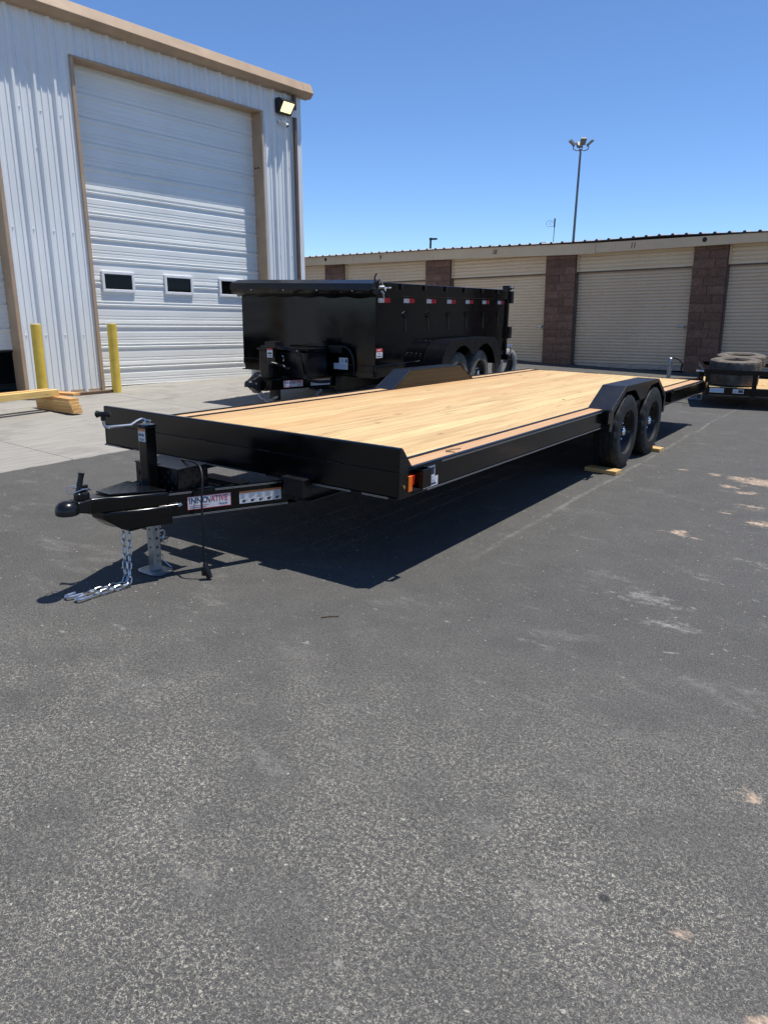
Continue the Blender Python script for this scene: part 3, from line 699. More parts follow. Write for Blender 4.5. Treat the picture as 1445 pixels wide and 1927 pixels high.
def make_wheel(parent, loc, R, w, out=1, tyre='rubber', rimR=.20):
    """wheel centred on loc with its outer side facing out*x"""
    mb = MB(); mb.lathe([(-.05, 0), (-.05, .13), (.02, .15), (.02, 0)], 'x', 24); wh = mb.build('wheel', 'black_satin', parent, smooth=True); wh.location = loc
    mb = MB(); tyre_mesh(mb, R, w, rimR); mb.build('tyre', tyre, wh, smooth=True, angle=28)
    s_ = out; h = w/2
    pr = [(-h*.75*s_, rimR+.004), (-h*.6*s_, rimR-.02), (h*.45*s_, rimR-.02), (h*.62*s_, rimR-.004), (h*.76*s_, rimR+.008), (h*.74*s_, rimR-.002), (h*.55*s_, rimR-.012), (h*.30*s_, rimR-.035), (h*.02*s_, rimR-.055), (h*.10*s_, rimR-.075), (h*.26*s_, .075), (h*.26*s_, .045), (h*.10*s_, 0)]
    mb = MB(); mb.lathe(pr, 'x', 48); 
    rim = mb.build('rim', 'black_paint', wh, smooth=True, angle=40)
    mb = MB(); mb.lathe([(h*.2*s_, .040), (h*.62*s_, .040), (h*.72*s_, .036), (h*.76*s_, .024), (h*.76*s_, 0)], 'x', 24); mb.build('hub_cap', 'chrome', wh, smooth=True, angle=50)
    mb = MB()
    for k in range(8):
        t = 2*math.pi*(k+.5)/8; y, z = .085*math.cos(t), .085*math.sin(t)
        mb.lathe([(h*.12*s_, .013), (h*.42*s_, .012), (h*.48*s_, .006), (h*.48*s_, 0)], 'x', 8, c=(0, y, z))
    tag(mb.build('lug_nuts', 'chrome', wh, smooth=True), kind='stuff')
    mb = MB()
    for k in range(8):
        t = 2*math.pi*k/8; y, z = .126*math.cos(t), .126*math.sin(t)
        mb.lathe([(h*.17*s_, 0), (h*.17*s_, .016), (h*.12*s_, .018)], 'x', 10, c=(0, y, z))
    tag(mb.build('hand_holes', 'ink_black', wh), kind='stuff')
    return wh

# ------------------------------------------------------------------ flatbed car hauler (main subject)
W = 2.59; LEN = 7.56; ZD = .6237
TR0 = Vector((-W/2, 4.5, 0))
tr = empty('flatbed_trailer', TR0, 'long black flatbed trailer with new pine deck and drive-over fenders', 'trailer', rot=(-.0099, 0, 0))
def tb(mb, name, mat, parent=tr, **k): return mb.build(name, mat, parent, org=TR0, **k)
ZB = ZD - .154
# side rails: channels with their flanges turned outwards
for sgn, x0 in ((1, 0.0), (-1, -W)):
    for (ya, yb) in ((.115, LEN),):
        mb = MB(); s = sgn
        xs_ = lambda a, b: (min(x0-s*a, x0-s*b), max(x0-s*a, x0-s*b))
        mb.box(*xs_(.009, .021), ya, yb, ZB+.009, ZD-.009); mb.box(*xs_(0, .05), ya, yb, ZD-.009, ZD); mb.box(*xs_(0, .05), ya, yb, ZB, ZB+.009)
        tb(mb, 'side_rail', 'frame_paint', bevel=.0025)
    # narrow lip that hems the outer board
    mb = MB(); mb.box(*xs_(.004, .030), ya+.03, LEN-.002, ZD+.0005, ZD+.010); tb(mb, 'rail_lip', 'black_satin', bevel=.003)
# front beam
mb = MB(); mb.box(-W, 0, .035, .05, ZB+.009, ZD); mb.box(-W, 0, -.015, .05, ZB, ZB+.009); mb.box(-W-.001, -W+.012, -.002, .13, ZB-.001, ZD+.001); mb.box(-.012, .001, -.002, .13, ZB-.001, ZD+.001)
mb.box(-W+.012, -.012, -.001, .01, ZB+.0095, ZD-.001); mb.box(-W+.05, -.05, .0505, .19, ZD-.060, ZD-.045)  # last box: unseen filler added to block sun leaking behind the bulkhead
tb(mb, 'front_beam', 'frame_paint', bevel=.0025)
# bulkhead: bent plate with diamond-plate end caps
hb = .133
mb = MB(); pr = [(0.0, ZD), (-.003, ZD+hb-.006), (.004, ZD+hb), (.028, ZD+hb), (.036, ZD+hb-.008), (.143, ZD+.001), (.135, ZD+.001), (.03, ZD+hb-.016), (.008, ZD+hb-.012), (.006, ZD)]
mb.prism(pr, -W+.004, -.004, 'x'); bh = tb(mb, 'bulkhead', 'frame_paint', bevel=.002)
for x in (-W, -.004):
    mb = MB(); mb.prism([(.002, ZD+.002), (.001, ZD+hb-.009), (.03, ZD+hb-.006), (.138, ZD+.002)], x-.001, x+.005, 'x'); gs = tb(mb, 'gusset', 'plate_black', bh)
    xs2 = x+.0052 if x > -1 else x-.0012; mb = MB(); lozenges(mb, (xs2, .004, ZD+.004), (0,1,0), (0,0,1), (1 if x > -1 else -1, 0, 0), .13, hb-.012, keep=lambda p, q: p < .125-.95*max(0, q-.012) and p < .118); tag(tb(mb, 'tread_bars', 'plate_black', gs), kind='stuff')
mb = MB(); 
for x in (-2.1, -1.55, -1.0, -.45): mb.box(x-.05, x+.05, -.009, -.002, ZD-.004, ZD+.004)
tb(mb, 'weld_bead', 'black_satin', bh, bevel=.003)
simple('edge_glint', (.46,.47,.48), .34, .85)  # pale metal colour standing in for sun glints on the flange toes
def edge_lines(p0, p1, off, name='flange_glint'):
    """two thin pale strips imitating sun glints on a flange toe, 6 mm apart"""
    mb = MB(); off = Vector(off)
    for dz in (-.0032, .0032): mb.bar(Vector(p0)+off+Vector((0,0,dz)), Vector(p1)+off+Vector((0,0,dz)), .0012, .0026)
    return tb(mb, name, 'edge_glint')
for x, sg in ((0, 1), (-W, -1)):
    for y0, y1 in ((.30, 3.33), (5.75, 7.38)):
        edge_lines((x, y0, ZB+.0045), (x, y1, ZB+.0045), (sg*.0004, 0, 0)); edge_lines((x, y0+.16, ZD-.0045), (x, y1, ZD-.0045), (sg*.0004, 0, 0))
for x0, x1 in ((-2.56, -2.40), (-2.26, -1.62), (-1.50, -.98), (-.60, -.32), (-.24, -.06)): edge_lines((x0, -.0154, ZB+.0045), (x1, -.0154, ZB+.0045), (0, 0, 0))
# deck planks
random.seed(21)
xi0, xi1 = -W+.195, -.195
NP = 12; pw = (xi1-xi0)/NP
for k in range(NP):
    mb = MB(); x0 = xi0+k*pw+.0036; x1 = xi0+(k+1)*pw-.0036; dz = random.uniform(-.003, .0015)
    mb.box(-(x1-x0)/2, (x1-x0)/2, -(LEN-.16)/2, (LEN-.16)/2, -.038, 0)
    o = mb.build('deck_plank', 'deck_wood', tr, bevel=.003, seg=1); o.location = Vector(((x0+x1)/2, .15+(LEN-.16)/2, ZD+.002+dz)) - TR0
FA, FBk, FC, FD = 3.497, 3.870, 5.036, 5.395; FH = .193
for x0, x1 in ((-.168, -.034), (-W+.034, -W+.168)):
    for y0, y1 in ((.15, FA-.005), (FD+.005, LEN-.03)):
        w_ = (x1-x0); mb = MB(); mb.box(-w_/2, w_/2, -(y1-y0)/2, (y1-y0)/2, -.038, 0)
        o = mb.build('outer_plank', 'deck_wood_outer', tr, bevel=.003, seg=1); o.location = Vector(((x0+x1)/2, (y0+y1)/2, ZD+.001)) - TR0
for x0, x1 in ((-.193, -.170), (-W+.170, -W+.193)):
    mb = MB(); mb.box(x0, x1, .145, LEN-.01, ZD-.05, ZD+.008); tb(mb, 'inner_angle', 'black_satin', bevel=.003)
mb = MB(); mb.box(-W+.05, -.05, LEN-.012, LEN, ZB, ZD+.006); tb(mb, 'rear_beam', 'black_satin', bevel=.003)
# under frame
for x in (-.70, -W+.70):
    mb = MB(); mb.box(x-.05, x+.05, .02, LEN-.3, .345, .354); mb.box(x-.05, x+.05, .02, LEN-.3, ZB-.018, ZB-.009); mb.box(x-.005, x+.005, .02, LEN-.3, .354, ZB-.018); tb(mb, 'main_beam', 'black_satin')
for k in range(12):
    y = .35+k*.61
    mb = MB(); mb.box(-W+.05, -.05, y-.02, y+.02, ZB-.006, ZD-.05); tb(mb, 'cross_member', 'black_satin')
# tongue
NOSE = Vector((-W/2, -1.0, 0))
for s in (1, -1):
    X = lambda x: -W/2 + s*(x+W/2)
    d = Vector((X(-1.235)-X(-.83), -.935, 0)).normalized(); nrm = Vector((s*abs(d.y), d.x*-s if False else -abs(d.x), 0)).normalized()
    A = Vector((X(-.80), .07, 0)); B = Vector((X(-1.20), -.86, 0))
    mb = MB(); zt_, zb_ = ZB+.040-.008, ZB-.112
    zt_, zb_ = .4565, .312
    # outward channel: web plus two flanges
    inn = -nrm
    for (o0, o1, za, zb2) in ((.030, .040, zb_+.009, zt_-.009), (0, .045, zt_-.009, zt_), (0, .045, zb_, zb_+.009)):
        vs = []
        for z in (za, zb2):
            for P in (A, B):
                for o in (o0, o1): vs.append(P + inn*o + Vector((0,0,z)))
        mb.add(vs, [(0,1,3,2),(4,6,7,5),(0,2,6,4),(1,5,7,3),(0,4,5,1),(2,3,7,6)])
    tb(mb, 'tongue_beam', 'frame_paint', bevel=.003)
    if s == 1:
        tdir = (A-B).normalized(); tn = nrm.copy(); tA = A.copy()
TT, TBt = .4565, .312
def on_tongue(q, z, off=.0): return tA + (-tdir)*q + tn*off + Vector((0,0,z))   # q metres forward of the beam root
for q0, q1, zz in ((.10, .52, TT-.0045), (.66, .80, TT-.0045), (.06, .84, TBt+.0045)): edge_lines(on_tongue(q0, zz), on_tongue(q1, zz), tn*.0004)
# solid web strip flush with the flanges carries the stickers
mb = MB(); p = [on_tongue(.08, TBt+.011, -.012), on_tongue(.80, TBt+.011, -.012)]
# nose: stamped A-frame coupler body over a lower block, in ground-level coordinates
OT = TR0 + Vector((0, 0, .0508))
def to(mb, name, mat, parent=tr, **k): return mb.build(name, mat, parent, org=OT, **k)
def nose_sec(y, hw, z0, z1): return [(-W/2-hw, y, z0), (-W/2+hw, y, z0), (-W/2+hw, y, z1), (-W/2-hw, y, z1)]
def loft(mb, secs):
    n = len(secs); o = []
    vs = [p for q in secs for p in q]; fs = []
    for i in range(n-1):
        for k in range(4): fs.append((4*i+k, 4*i+(k+1) % 4, 4*i+4+(k+1) % 4, 4*i+4+k))
    fs += [(0,3,2,1), (4*n-4, 4*n-3, 4*n-2, 4*n-1)]
    mb.add(vs, fs)
mb = MB(); loft(mb, [nose_sec(-.66, .200, .440, .522), nose_sec(-.90, .098, .440, .527), nose_sec(-.965, .070, .445, .532), nose_sec(-1.06, .050, .450, .536)]); bm_obj = to(mb, 'nose_housing', 'frame_paint', bevel=.013, seg=4, smooth=True, angle=60)
mb = MB(); loft(mb, [nose_sec(-.66, .216, .338, .446), nose_sec(-.885, .118, .338, .446), nose_sec(-.91, .100, .345, .446), nose_sec(-.99, .060, .405, .448)]); to(mb, 'nose_block', 'frame_paint', bm_obj, bevel=.012, seg=4, smooth=True, angle=60)
mb = MB(); mb.add([(-W/2-.17, -.66, .5225), (-W/2+.17, -.66, .5225), (-W/2+.06, -.95, .5345), (-W/2-.06, -.95, .5345), (-W/2-.17, -.66, .532), (-W/2+.17, -.66, .532), (-W/2+.06, -.95, .543), (-W/2-.06, -.95, .543)], [(0,3,2,1),(4,5,6,7),(0,1,5,4),(1,2,6,5),(2,3,7,6),(3,0,4,7)])
npl = to(mb, 'nose_plate', 'plate_black', bm_obj, bevel=.003)
mb = MB(); lozenges(mb, (-W/2-.17, -.66, .5325), (1,0,0), Vector((0,-.29,.011)).normalized(), (0,0,1), .34, .28, keep=lambda p, q: abs(p-.17) < .155-.38*q, t=.0007); tag(to(mb, 'tread_bars', 'plate_black', npl), kind='stuff')
mb = MB(); mb.box(-W/2+.02, -W/2+.12, -.88, -.62, .325, .339); mb.box(-W/2-.12, -W/2-.02, -.88, -.62, .325, .339); to(mb, 'chain_bracket', 'frame_paint', bevel=.006)
# ball coupler
cz = .503; cy = -1.165
mb = MB(); mb.lathe([(.036, .0), (.034, .022), (.026, .042), (.008, .056), (-.012, .060), (-.034, .060), (-.038, .055), (-.038, .035)], 'z', 32, c=(-W/2, cy, cz)); cp = to(mb, 'coupler', 'black_satin', smooth=True, angle=50)
mb = MB(); loft(mb, [nose_sec(-1.04, .047, .448, .535), nose_sec(-1.13, .048, .472, .530)]); mb.box(-W/2-.026, -W/2+.026, -1.11, -1.04, .525, .57); to(mb, 'coupler_neck', 'black_satin', cp, bevel=.010, seg=3)
mb = MB(); mb.tube([(-W/2, -1.095, .565), (-W/2, -1.085, .60), (-W/2, -1.072, .645), (-W/2, -1.065, .672)], [.014, .016, .014, .017], 10); mb.box(-W/2-.012, -W/2+.012, -1.075, -1.04, .57, .605); to(mb, 'latch_lever', 'black_satin', cp, bevel=.003)
mb = MB(); ring = [(-W/2+.055*math.cos(t), -1.09+.06*math.sin(t), .585+.012*math.cos(2*t)) for t in [2*math.pi*k/18 for k in range(18)]]; mb.tube(ring, .0028, 6, closed=True); mb.tube([(-W/2-.05, -1.09, .587), (-W/2+.06, -1.08, .593)], .004, 6); to(mb, 'safety_pin', 'zinc', cp)
# tongue storage tray following the A-frame
def hwid(y): return -W/2 + W/2 - (.83-.0) if False else None
def ax(y): return (W/2-.83) + .434*y        # half width of A-frame at y (y negative ahead of the deck)
ya, yb = -.585, -.37; za, zb_ = .450, .578
mb = MB(); ha, hbk = ax(ya)-.030, ax(ya)-.022
c = -W/2; t = .006
for (p, q) in (((c-ha, ya), (c+ha, ya)), ((c+ha, ya), (c+hbk, yb)), ((c-ha, ya), (c-hbk, yb))):
    P = Vector((*p, 0)); Q = Vector((*q, 0)); 
    mb.bar(P+Vector((0,0,(za+zb_)/2)), Q+Vector((0,0,(za+zb_)/2)), t, zb_-za)
tray = tb(mb, 'tongue_tray', 'plate_black')
mb = MB(); sv = Vector((hbk-ha, yb-ya, 0)); sl = sv.length; sv.normalize(); lozenges(mb, (c+ha+.0032, ya, za+.004), sv, (0,0,1), (sv.y, -sv.x, 0), sl, zb_-za-.012)
lozenges(mb, (c-ha, ya-.0032, za+.004), (1,0,0), (0,0,1), (0,-1,0), 2*ha, zb_-za-.012); tag(tb(mb, 'tread_bars', 'plate_black', tray), kind='stuff')
mb = MB(); mb.add([(c-ha-.008, ya-.006, zb_), (c+ha+.008, ya-.006, zb_), (c+hbk+.008, yb, zb_+.004), (c-hbk-.008, yb, zb_+.004), (c-ha-.008, ya-.006, zb_+.008), (c+ha+.008, ya-.006, zb_+.008), (c+hbk+.008, yb, zb_+.012), (c-hbk-.008, yb, zb_+.012)], [(0,3,2,1),(4,5,6,7),(0,1,5,4),(1,2,6,5),(2,3,7,6),(3,0,4,7)])
tb(mb, 'tray_lid', 'black_satin', tray, bevel=.003)
mb = MB(); mb.box(c-.09, c+.20, -.30, -.08, .43, .44); mb.box(c-.35, c+.35, -.27, -.19, ZB-.012, ZB-.002); tb(mb, 'brace_plate', 'black_satin')
# jack
jy = -.635; JX = -W/2
mb = MB(); mb.box(JX-.035, JX+.035, jy-.035, jy+.035, .30, .868); mb.box(JX-.040, JX+.040, jy-.040, jy+.040, .866, .880); jk = to(mb, 'jack', 'frame_paint', bevel=.005)
mb = MB(); mb.box(JX-.027, JX+.027, jy-.027, jy+.027, .012, .315); to(mb, 'drop_leg', 'galvanised', jk, bevel=.004)
mb = MB(); 
for z in (.10, .155, .21, .265): mb.tube([(JX+.026, jy, z), (JX+.0285, jy, z)], .008, 12)
for z in (.155, .21, .265): mb.tube([(JX, jy-.026, z), (JX, jy-.0285, z)], .006, 12)
tag(to(mb, 'leg_holes', 'ink_black', jk), kind='stuff')
mb = MB(); pl = [(-.10,-.05),(-.06,-.075),(.06,-.075),(.10,-.05),(.10,.05),(.06,.075),(-.06,.075),(-.10,.05)]
top_ = [(JX+a*.82, jy+b*.8, .012) for a, b in pl]; mid_ = [(JX+a, jy+b, .007) for a, b in pl]; bot_ = [(JX+a*.98, jy+b*.98, .002) for a, b in pl]
vs = bot_+mid_+top_; mb.add(vs, [list(range(8))[::-1], list(range(16, 24))] + [(i, (i+1) % 8, 8+(i+1) % 8, 8+i) for i in range(8)] + [(8+i, 8+(i+1) % 8, 16+(i+1) % 8, 16+i) for i in range(8)]); to(mb, 'foot_plate', 'galvanised', jk)
mb = MB(); ring = [(JX+.03, jy+.015+.022*math.cos(t), .085+.022*math.sin(t)) for t in [2*math.pi*k/16 for k in range(16)]]; mb.tube(ring, .0025, 6, closed=True); mb.tube([(JX+.03, jy+.03, .07), (JX+.05, jy+.075, .015)], .003, 6); to(mb, 'foot_pin', 'zinc', jk)
# spring pin with ring on the tongue cheek
mb = MB(); P = on_tongue(.72, .418, .004); mb.tube([on_tongue(.855, .385, .008), on_tongue(.745, .385, .008)], .014, 12); mb.tube([on_tongue(.745, .385, .008), on_tongue(.72, .385, .008)], .009, 10); tb(mb, 'plunger_pin', 'frame_paint', jk, smooth=True)
mb = MB(); mb.tube([on_tongue(.75, .385, .008), on_tongue(.735, .388, .012), on_tongue(.725, .393, .012)], .011, 10); mb.tube([on_tongue(.86, .39, .012), on_tongue(.855, .33, .014), on_tongue(.85, .27, .012)], .003, 6)
ring = [on_tongue(.845+.018*math.cos(t), .232+.026*math.sin(t), .006+.01*math.sin(t)) for t in [2*math.pi*k/16 for k in range(16)]]; mb.tube(ring, .005, 6, closed=True)
ring = [on_tongue(.825+.012*math.cos(t), .192+.022*math.sin(t), .0+.01*math.sin(t)) for t in [2*math.pi*k/16 for k in range(16)]]; mb.tube(ring, .004, 6, closed=True); tb(mb, 'pin_ring', 'zinc', jk, smooth=True)
# crank
mb = MB(); ck = [(JX, jy, .875), (JX+.0, jy-.01, .905), (JX+.002, jy-.03, .912), (JX+.0, jy-.06, .905), (JX-.005, jy-.10, .885), (JX-.015, jy-.23, .888), (JX-.02, jy-.252, .893), (JX-.022, jy-.258, .908), (JX-.022, jy-.258, .93)]
mb.tube(ck, .0085, 10); mb.tube([(JX-.02, jy-.012, .90), (JX+.03, jy+.005, .90)], .008, 8); mb.box(JX-.012, JX+.012, jy-.014, jy+.014, .88, .902); cr = to(mb, 'crank', 'zinc', jk, smooth=True)
mb = MB(); g0 = Vector((JX-.022, jy-.258, .925)); mb.tube([g0, g0+Vector((0,0,.03))], .013, 12); gd = Vector((.75, .4, .05)).normalized(); mb.tube([g0+Vector((0,0,.036))-gd*.042, g0+Vector((0,0,.036))-gd*.034, g0+Vector((0,0,.036))-gd*.012, g0+Vector((0,0,.036))+gd*.012, g0+Vector((0,0,.036))+gd*.034, g0+Vector((0,0,.036))+gd*.042], [.010, .020, .013, .013, .020, .010], 14); to(mb, 'crank_grip', 'black_plastic', jk, smooth=True)
# stickers
def plate(name, mat, o, xd, yd, w, h, par, thick=.0012, org=TR0):
    M = frame(o, xd, yd); mb = MB(); mb.box(0, w, 0, h, 0, thick, M); return mb.build(name, mat, par, org=org), M
def sheet(par, M, items, org=TR0, name='print'):
    """flat printed marks: list of (mat, x0, x1, y0, y1) in sticker coordinates, joined by ink colour"""
    by = {}
    for mt, x0, x1, y0, y1 in items: by.setdefault(mt, MB()).box(x0, x1, y0, y1, .0012, .0017, M)
    for mt, mb in by.items(): mb.build(name, mt, par, org=org)
def tmesh(txt, size, mat, M, x, y, par, org=TR0, **k):
    return text_mesh(txt, size, 'lettering', mat, Matrix.Translation(-Vector(org)) @ M @ Matrix.Translation((x, y, .0016)), par, **k)
def logo(o, xd, w, h, par, org):
    s_, M = plate('brand_sticker', 'sticker_white', o, xd, (0,0,1), w, h, par, org=org)
    k = w/.262
    sheet(s_, M, [('ink_red', 0, w, 0, .003*k), ('ink_red', 0, w, h-.003*k, h), ('ink_red', 0, .003*k, .003*k, h-.003*k), ('ink_red', w-.003*k, w, .003*k, h-.003*k),
                  ('ink_red', .012*k, .128*k, .021*k, .0235*k), ('ink_red', .145*k, .247*k, .0665*k, .069*k), ('ink_navy', .012*k, .11*k, .010*k, .013*k)], org)
    tmesh('INNO', .0485*k, 'ink_navy', M, .010*k, .026*k, s_, org, xscale=.88, bold=.0006*k)
    tmesh('V', .050*k, 'ink_navy', M, .119*k, .022*k, s_, org, xscale=.80, bold=.0006*k)
    tmesh('ATIVE', .0485*k, 'ink_red', M, .139*k, .026*k, s_, org, xscale=.80, bold=.0006*k)
    tmesh('TRAILER', .016*k, 'ink_navy', M, .186*k, .0095*k, s_, org, xscale=.88)
    return s_
def face_q(q, z): return on_tongue(q, z, .0015)
# a flat infill plate closes the channel where the stickers sit
mb = MB(); mb.bar(on_tongue(.06, (TT+TBt)/2, -.014), on_tongue(.86, (TT+TBt)/2, -.014), .012, TT-TBt-.020); infill = tb(mb, 'beam_web', 'frame_paint')
logo(on_tongue(.686, .346, -.006), tdir, .262, .078, tr, TR0)
s_, M = plate('warning_sticker', 'sticker_white', on_tongue(.372, .346, -.006), tdir, (0,0,1), .270, .074, tr)
it = [('sticker_orange', .0, .27, .062, .074)]
for i in range(5):
    x = .006 + i*.0535
    it += [('ink_grey', x+.048, x+.0488, .004, .060)]
    for j in range(6): it.append(('ink_grey', x, x+random.uniform(.024, .043), .056-j*.005, .0575-j*.005))
    it.append(('ink_black', x+.012, x+.03, .007, .020)); it.append(('ink_grey', x+.018, x+.04, .012, .024))
sheet(s_, M, it)
s_, M = plate('ball_size_sticker', 'sticker_white', (JX+.0355-.071, jy-.0362, .800), (1,0,0), (0,0,1), .048, .066, jk, org=OT)
M = frame((JX-.030, jy-.0362, .790), (1,0,0), (0,0,1)); bpy.data.objects.remove(s_)
s_, M = plate('ball_size_sticker', 'sticker_white', (JX-.030, jy-.0352, .785), (1,0,0), (0,0,1), .060, .072, jk, org=OT)
sheet(s_, M, [('sticker_orange', 0, .06, .058, .072), ('ink_black', .008, .052, .012, .0165), ('ink_black', .014, .046, .005, .008)], OT)
tmesh('2 5/16" Ball', .020, 'ink_black', M, .003, .027, s_, OT, xscale=.50, bold=.0006)
# coil of black wire over the tray, breakaway lead and plug
mb = MB(); lead = [(-1.30, -.40, .64), (-1.16, -.46, .66), (-1.06, -.47, .645), (-1.005, -.50, .575), (-.985, -.53, .48), (-.972, -.545, .36), (-.968, -.55, .22), (-.965, -.55, .13), (-.96, -.55, .085)]
def spline(P, k=6):
    P = [Vector(p) for p in P]; out = []
    for i in range(len(P)-1):
        p0, p1, p2, p3 = P[max(i-1, 0)], P[i], P[i+1], P[min(i+2, len(P)-1)]
        for j in range(k):
            t = j/k; out.append(.5*((2*p1)+(-p0+p2)*t+(2*p0-5*p1+4*p2-p3)*t*t+(-p0+3*p1-3*p2+p3)*t**3))
    return out+[P[-1]]
mb.tube(spline(lead), .0065, 8); wr = to(mb, 'wiring_lead', 'black_plastic', smooth=True)
mb = MB(); mb.tube([(-.961, -.55, .105), (-.957, -.55, .085), (-.945, -.545, .04), (-.935, -.54, .012)], [.009, .017, .020, .017], 14); mb.box(-.965, -.945, -.575, -.562, .03, .08); to(mb, 'plug', 'black_plastic', wr, smooth=True)
mb = MB(); mb.tube(spline([(-1.44, -.52, .48), (-1.47, -.55, .53), (-1.43, -.60, .58), (-1.36, -.62, .63), (-1.30, -.55, .64)]), .005, 8); to(mb, 'breakaway_cable', 'black_plastic', smooth=True)
mb = MB(); mb.tube([(-1.443, -.62, .47), (-1.44, -.60, .51)], .007, 8); to(mb, 'cable_clip', 'zinc')
# junction box on the beam root
mb = MB(); mb.box(-.775, -.61, -.085, .0, .388, .505); jb = tb(mb, 'battery_box', 'black_plastic', bevel=.012, seg=3)
mb = MB(); mb.box(-.782, -.603, -.092, .004, .492, .510); tb(mb, 'box_lid', 'black_plastic', jb, bevel=.006)
mb = MB(); mb.tube(spline([(-.605, -.03, .47), (-.57, -.02, .455), (-.55, .0, .475), (-.55, .02, .50)]), .005, 8); tb(mb, 'box_wire', 'black_plastic', jb)
# marker lights, stake pockets, data plates on the right rail
mb = MB(); mb.box(-.002, .009, .086, .126, .498, .590); tb(mb, 'marker_light', 'lens_amber', bevel=.004)
mb = MB(); mb.tube([(.0, .045, .535), (.008, .045, .535)], .010, 8); tb(mb, 'screw', 'gold_pin')
mb = MB(); mb.box(-W-.010, -W+.002, .080, .130, .494, .594); tb(mb, 'marker_light', 'lens_amber', bevel=.004)
def pocket(y, x0, s, w=.095, dp=.062, z0=ZD-.115, z1=ZD-.006):
    mb = MB(); X0 = x0-.034*s if True else x0
    f = lambda a, b: (min(x0+s*a, x0+s*b), max(x0+s*a, x0+s*b))
    t = .007; a0, a1 = -.008, .050
    mb.box(*f(a1-t, a1), y, y+w, z0, z1); mb.box(*f(a0, a1-t), y, y+t, z0, z1); mb.box(*f(a0, a1-t), y+w-t, y+w, z0, z1)
    return tb(mb, 'stake_pocket', 'frame_paint', bevel=.0025)
for y in (.165, 3.38, 5.62, 7.42):
    pocket(y, 0, 1); pocket(y, -W, -1)
mb = MB(); mb.box(-.008, .002, .130, .160, .53, .585); tb(mb, 'reflector', 'lens_red', bevel=.003)
s_, M = plate('data_sticker', 'sticker_white', (-.0085, .310, .540), (0,1,0), (0,0,1), .085, .066, tr); 
it = [('ink_black', .006, .03, .045, .06), ('ink_navy', .045, .078, .012, .055)] + [('ink_grey', .006, .04, .006+.006*j, .009+.006*j) for j in range(5)]
sheet(s_, M, it)
s_, M = plate('data_sticker', 'sticker_white', (-.0085, .268, .481), (0,1,0), (0,0,1), .165, .056, tr)
it = [('ink_grey', .008, .008+random.uniform(.08, .145), .007+.006*j, .0098+.006*j) for j in range(8)] + [('ink_navy', .05, .14, .010, .018)]
sheet(s_, M, it)
mb = MB(); mb.lathe([(0, .012), (.006, .012), (.008, .006)], 'z', 12, c=(-.05, .10, ZB-.012)); tb(mb, 'grommet', 'gold_pin')
# tail lights
for x in (-.10, -W+.10):
    mb = MB(); mb.box(x-.07, x+.07, LEN-.001, LEN+.03, ZB+.03, ZD-.03); tb(mb, 'tail_light', 'lens_red', bevel=.006)
mb = MB(); mb.box(-.055, .03, LEN-.09, LEN-.005, ZB+.01, ZD-.012); tb(mb, 'light_bracket', 'black_satin', bevel=.004)
# drive-over fenders
FO = .037; FW = .193
for s, x0 in ((1, 0.0), (-1, -W)):
    X = lambda a: x0 + s*a
    def f(a, b): return (min(X(a), X(b)), max(X(a), X(b)))
    t = .006
    outer = [(FA, ZD+.002), (FBk, ZD+FH), (FC, ZD+FH), (FD, ZD+.002)]
    inner = [(FA+.008, ZD+.002), (FBk+.003, ZD+FH-t), (FC-.003, ZD+FH-t), (FD-.008, ZD+.002)]
    mb = MB(); mb.prism(outer+inner[::-1], *f(-FW, FO), axis='x'); fe = tb(mb, 'fender', 'fender_paint', bevel=.003)
    mb = MB(); mb.prism([(FA+.03, ZD+.001), (FBk+.008, ZD+FH-.010), (FC-.008, ZD+FH-.010), (FD-.03, ZD+.001)], *f(-FW+.002, -FW+.009), axis='x'); tb(mb, 'fender_side', 'black_paint', fe)
    # outer skirt with a pointed web between the wheels; built as strips
    mid = (FBk+FC)/2
    sk_up = [(FA-.02, ZD-.02), (FA+.002, ZD+.004), (FBk, ZD+FH-.001), (FC, ZD+FH-.001), (FD, ZD+.004), (FD+.02, ZD-.20)]
    polys = [[(FA+.0, ZD+.004), (FBk, ZD+FH-.001), (FBk+.02, ZD+FH-.055), (FA+.075, ZD-.03), (FA+.06, ZD-.20), (FA-.01, ZD-.20), (FA-.012, ZD-.01)],
             [(FBk, ZD+FH-.001), (FC, ZD+FH-.001), (FC-.02, ZD+FH-.035), (mid+.30, ZD+FH-.05), (mid+.10, ZD+FH-.17), (mid-.06, ZD+FH-.17), (mid-.26, ZD+FH-.055), (FBk+.02, ZD+FH-.055)],
             [(FC, ZD+FH-.001), (FD, ZD+.004), (FD+.01, ZD-.02), (FD+.005, ZD-.20), (FD-.05, ZD-.20), (FD-.045, ZD-.02), (FC-.02, ZD+FH-.035)]]
    mb = MB()
    for pl_ in polys: mb.prism(pl_, *f(FO-.0062, FO-.0005), axis='x')
    tb(mb, 'fender_skirt', 'fender_paint', fe, bevel=.0015)
    mb = MB(); mb.box(*f(-.05, FO-.007), FA-.01, FA+.05, ZD-.20, ZD-.015); mb.box(*f(-.05, FO-.007), FD-.04, FD+.004, ZD-.20, ZD-.015); tb(mb, 'mud_flap', 'black_satin', fe, bevel=.002)
    for y in (4.0155, 4.92):
        make_wheel(tr, Vector((X(-.062), y, .3655 - (.0099*(4.5-y)))) - TR0, .3655, .235, s)
for y in (4.0155, 4.92):
    mb = MB(); mb.tube([(-.12, y, .365), (-W+.12, y, .365)], .045, 14); tb(mb, 'axle', 'black_satin', smooth=True)
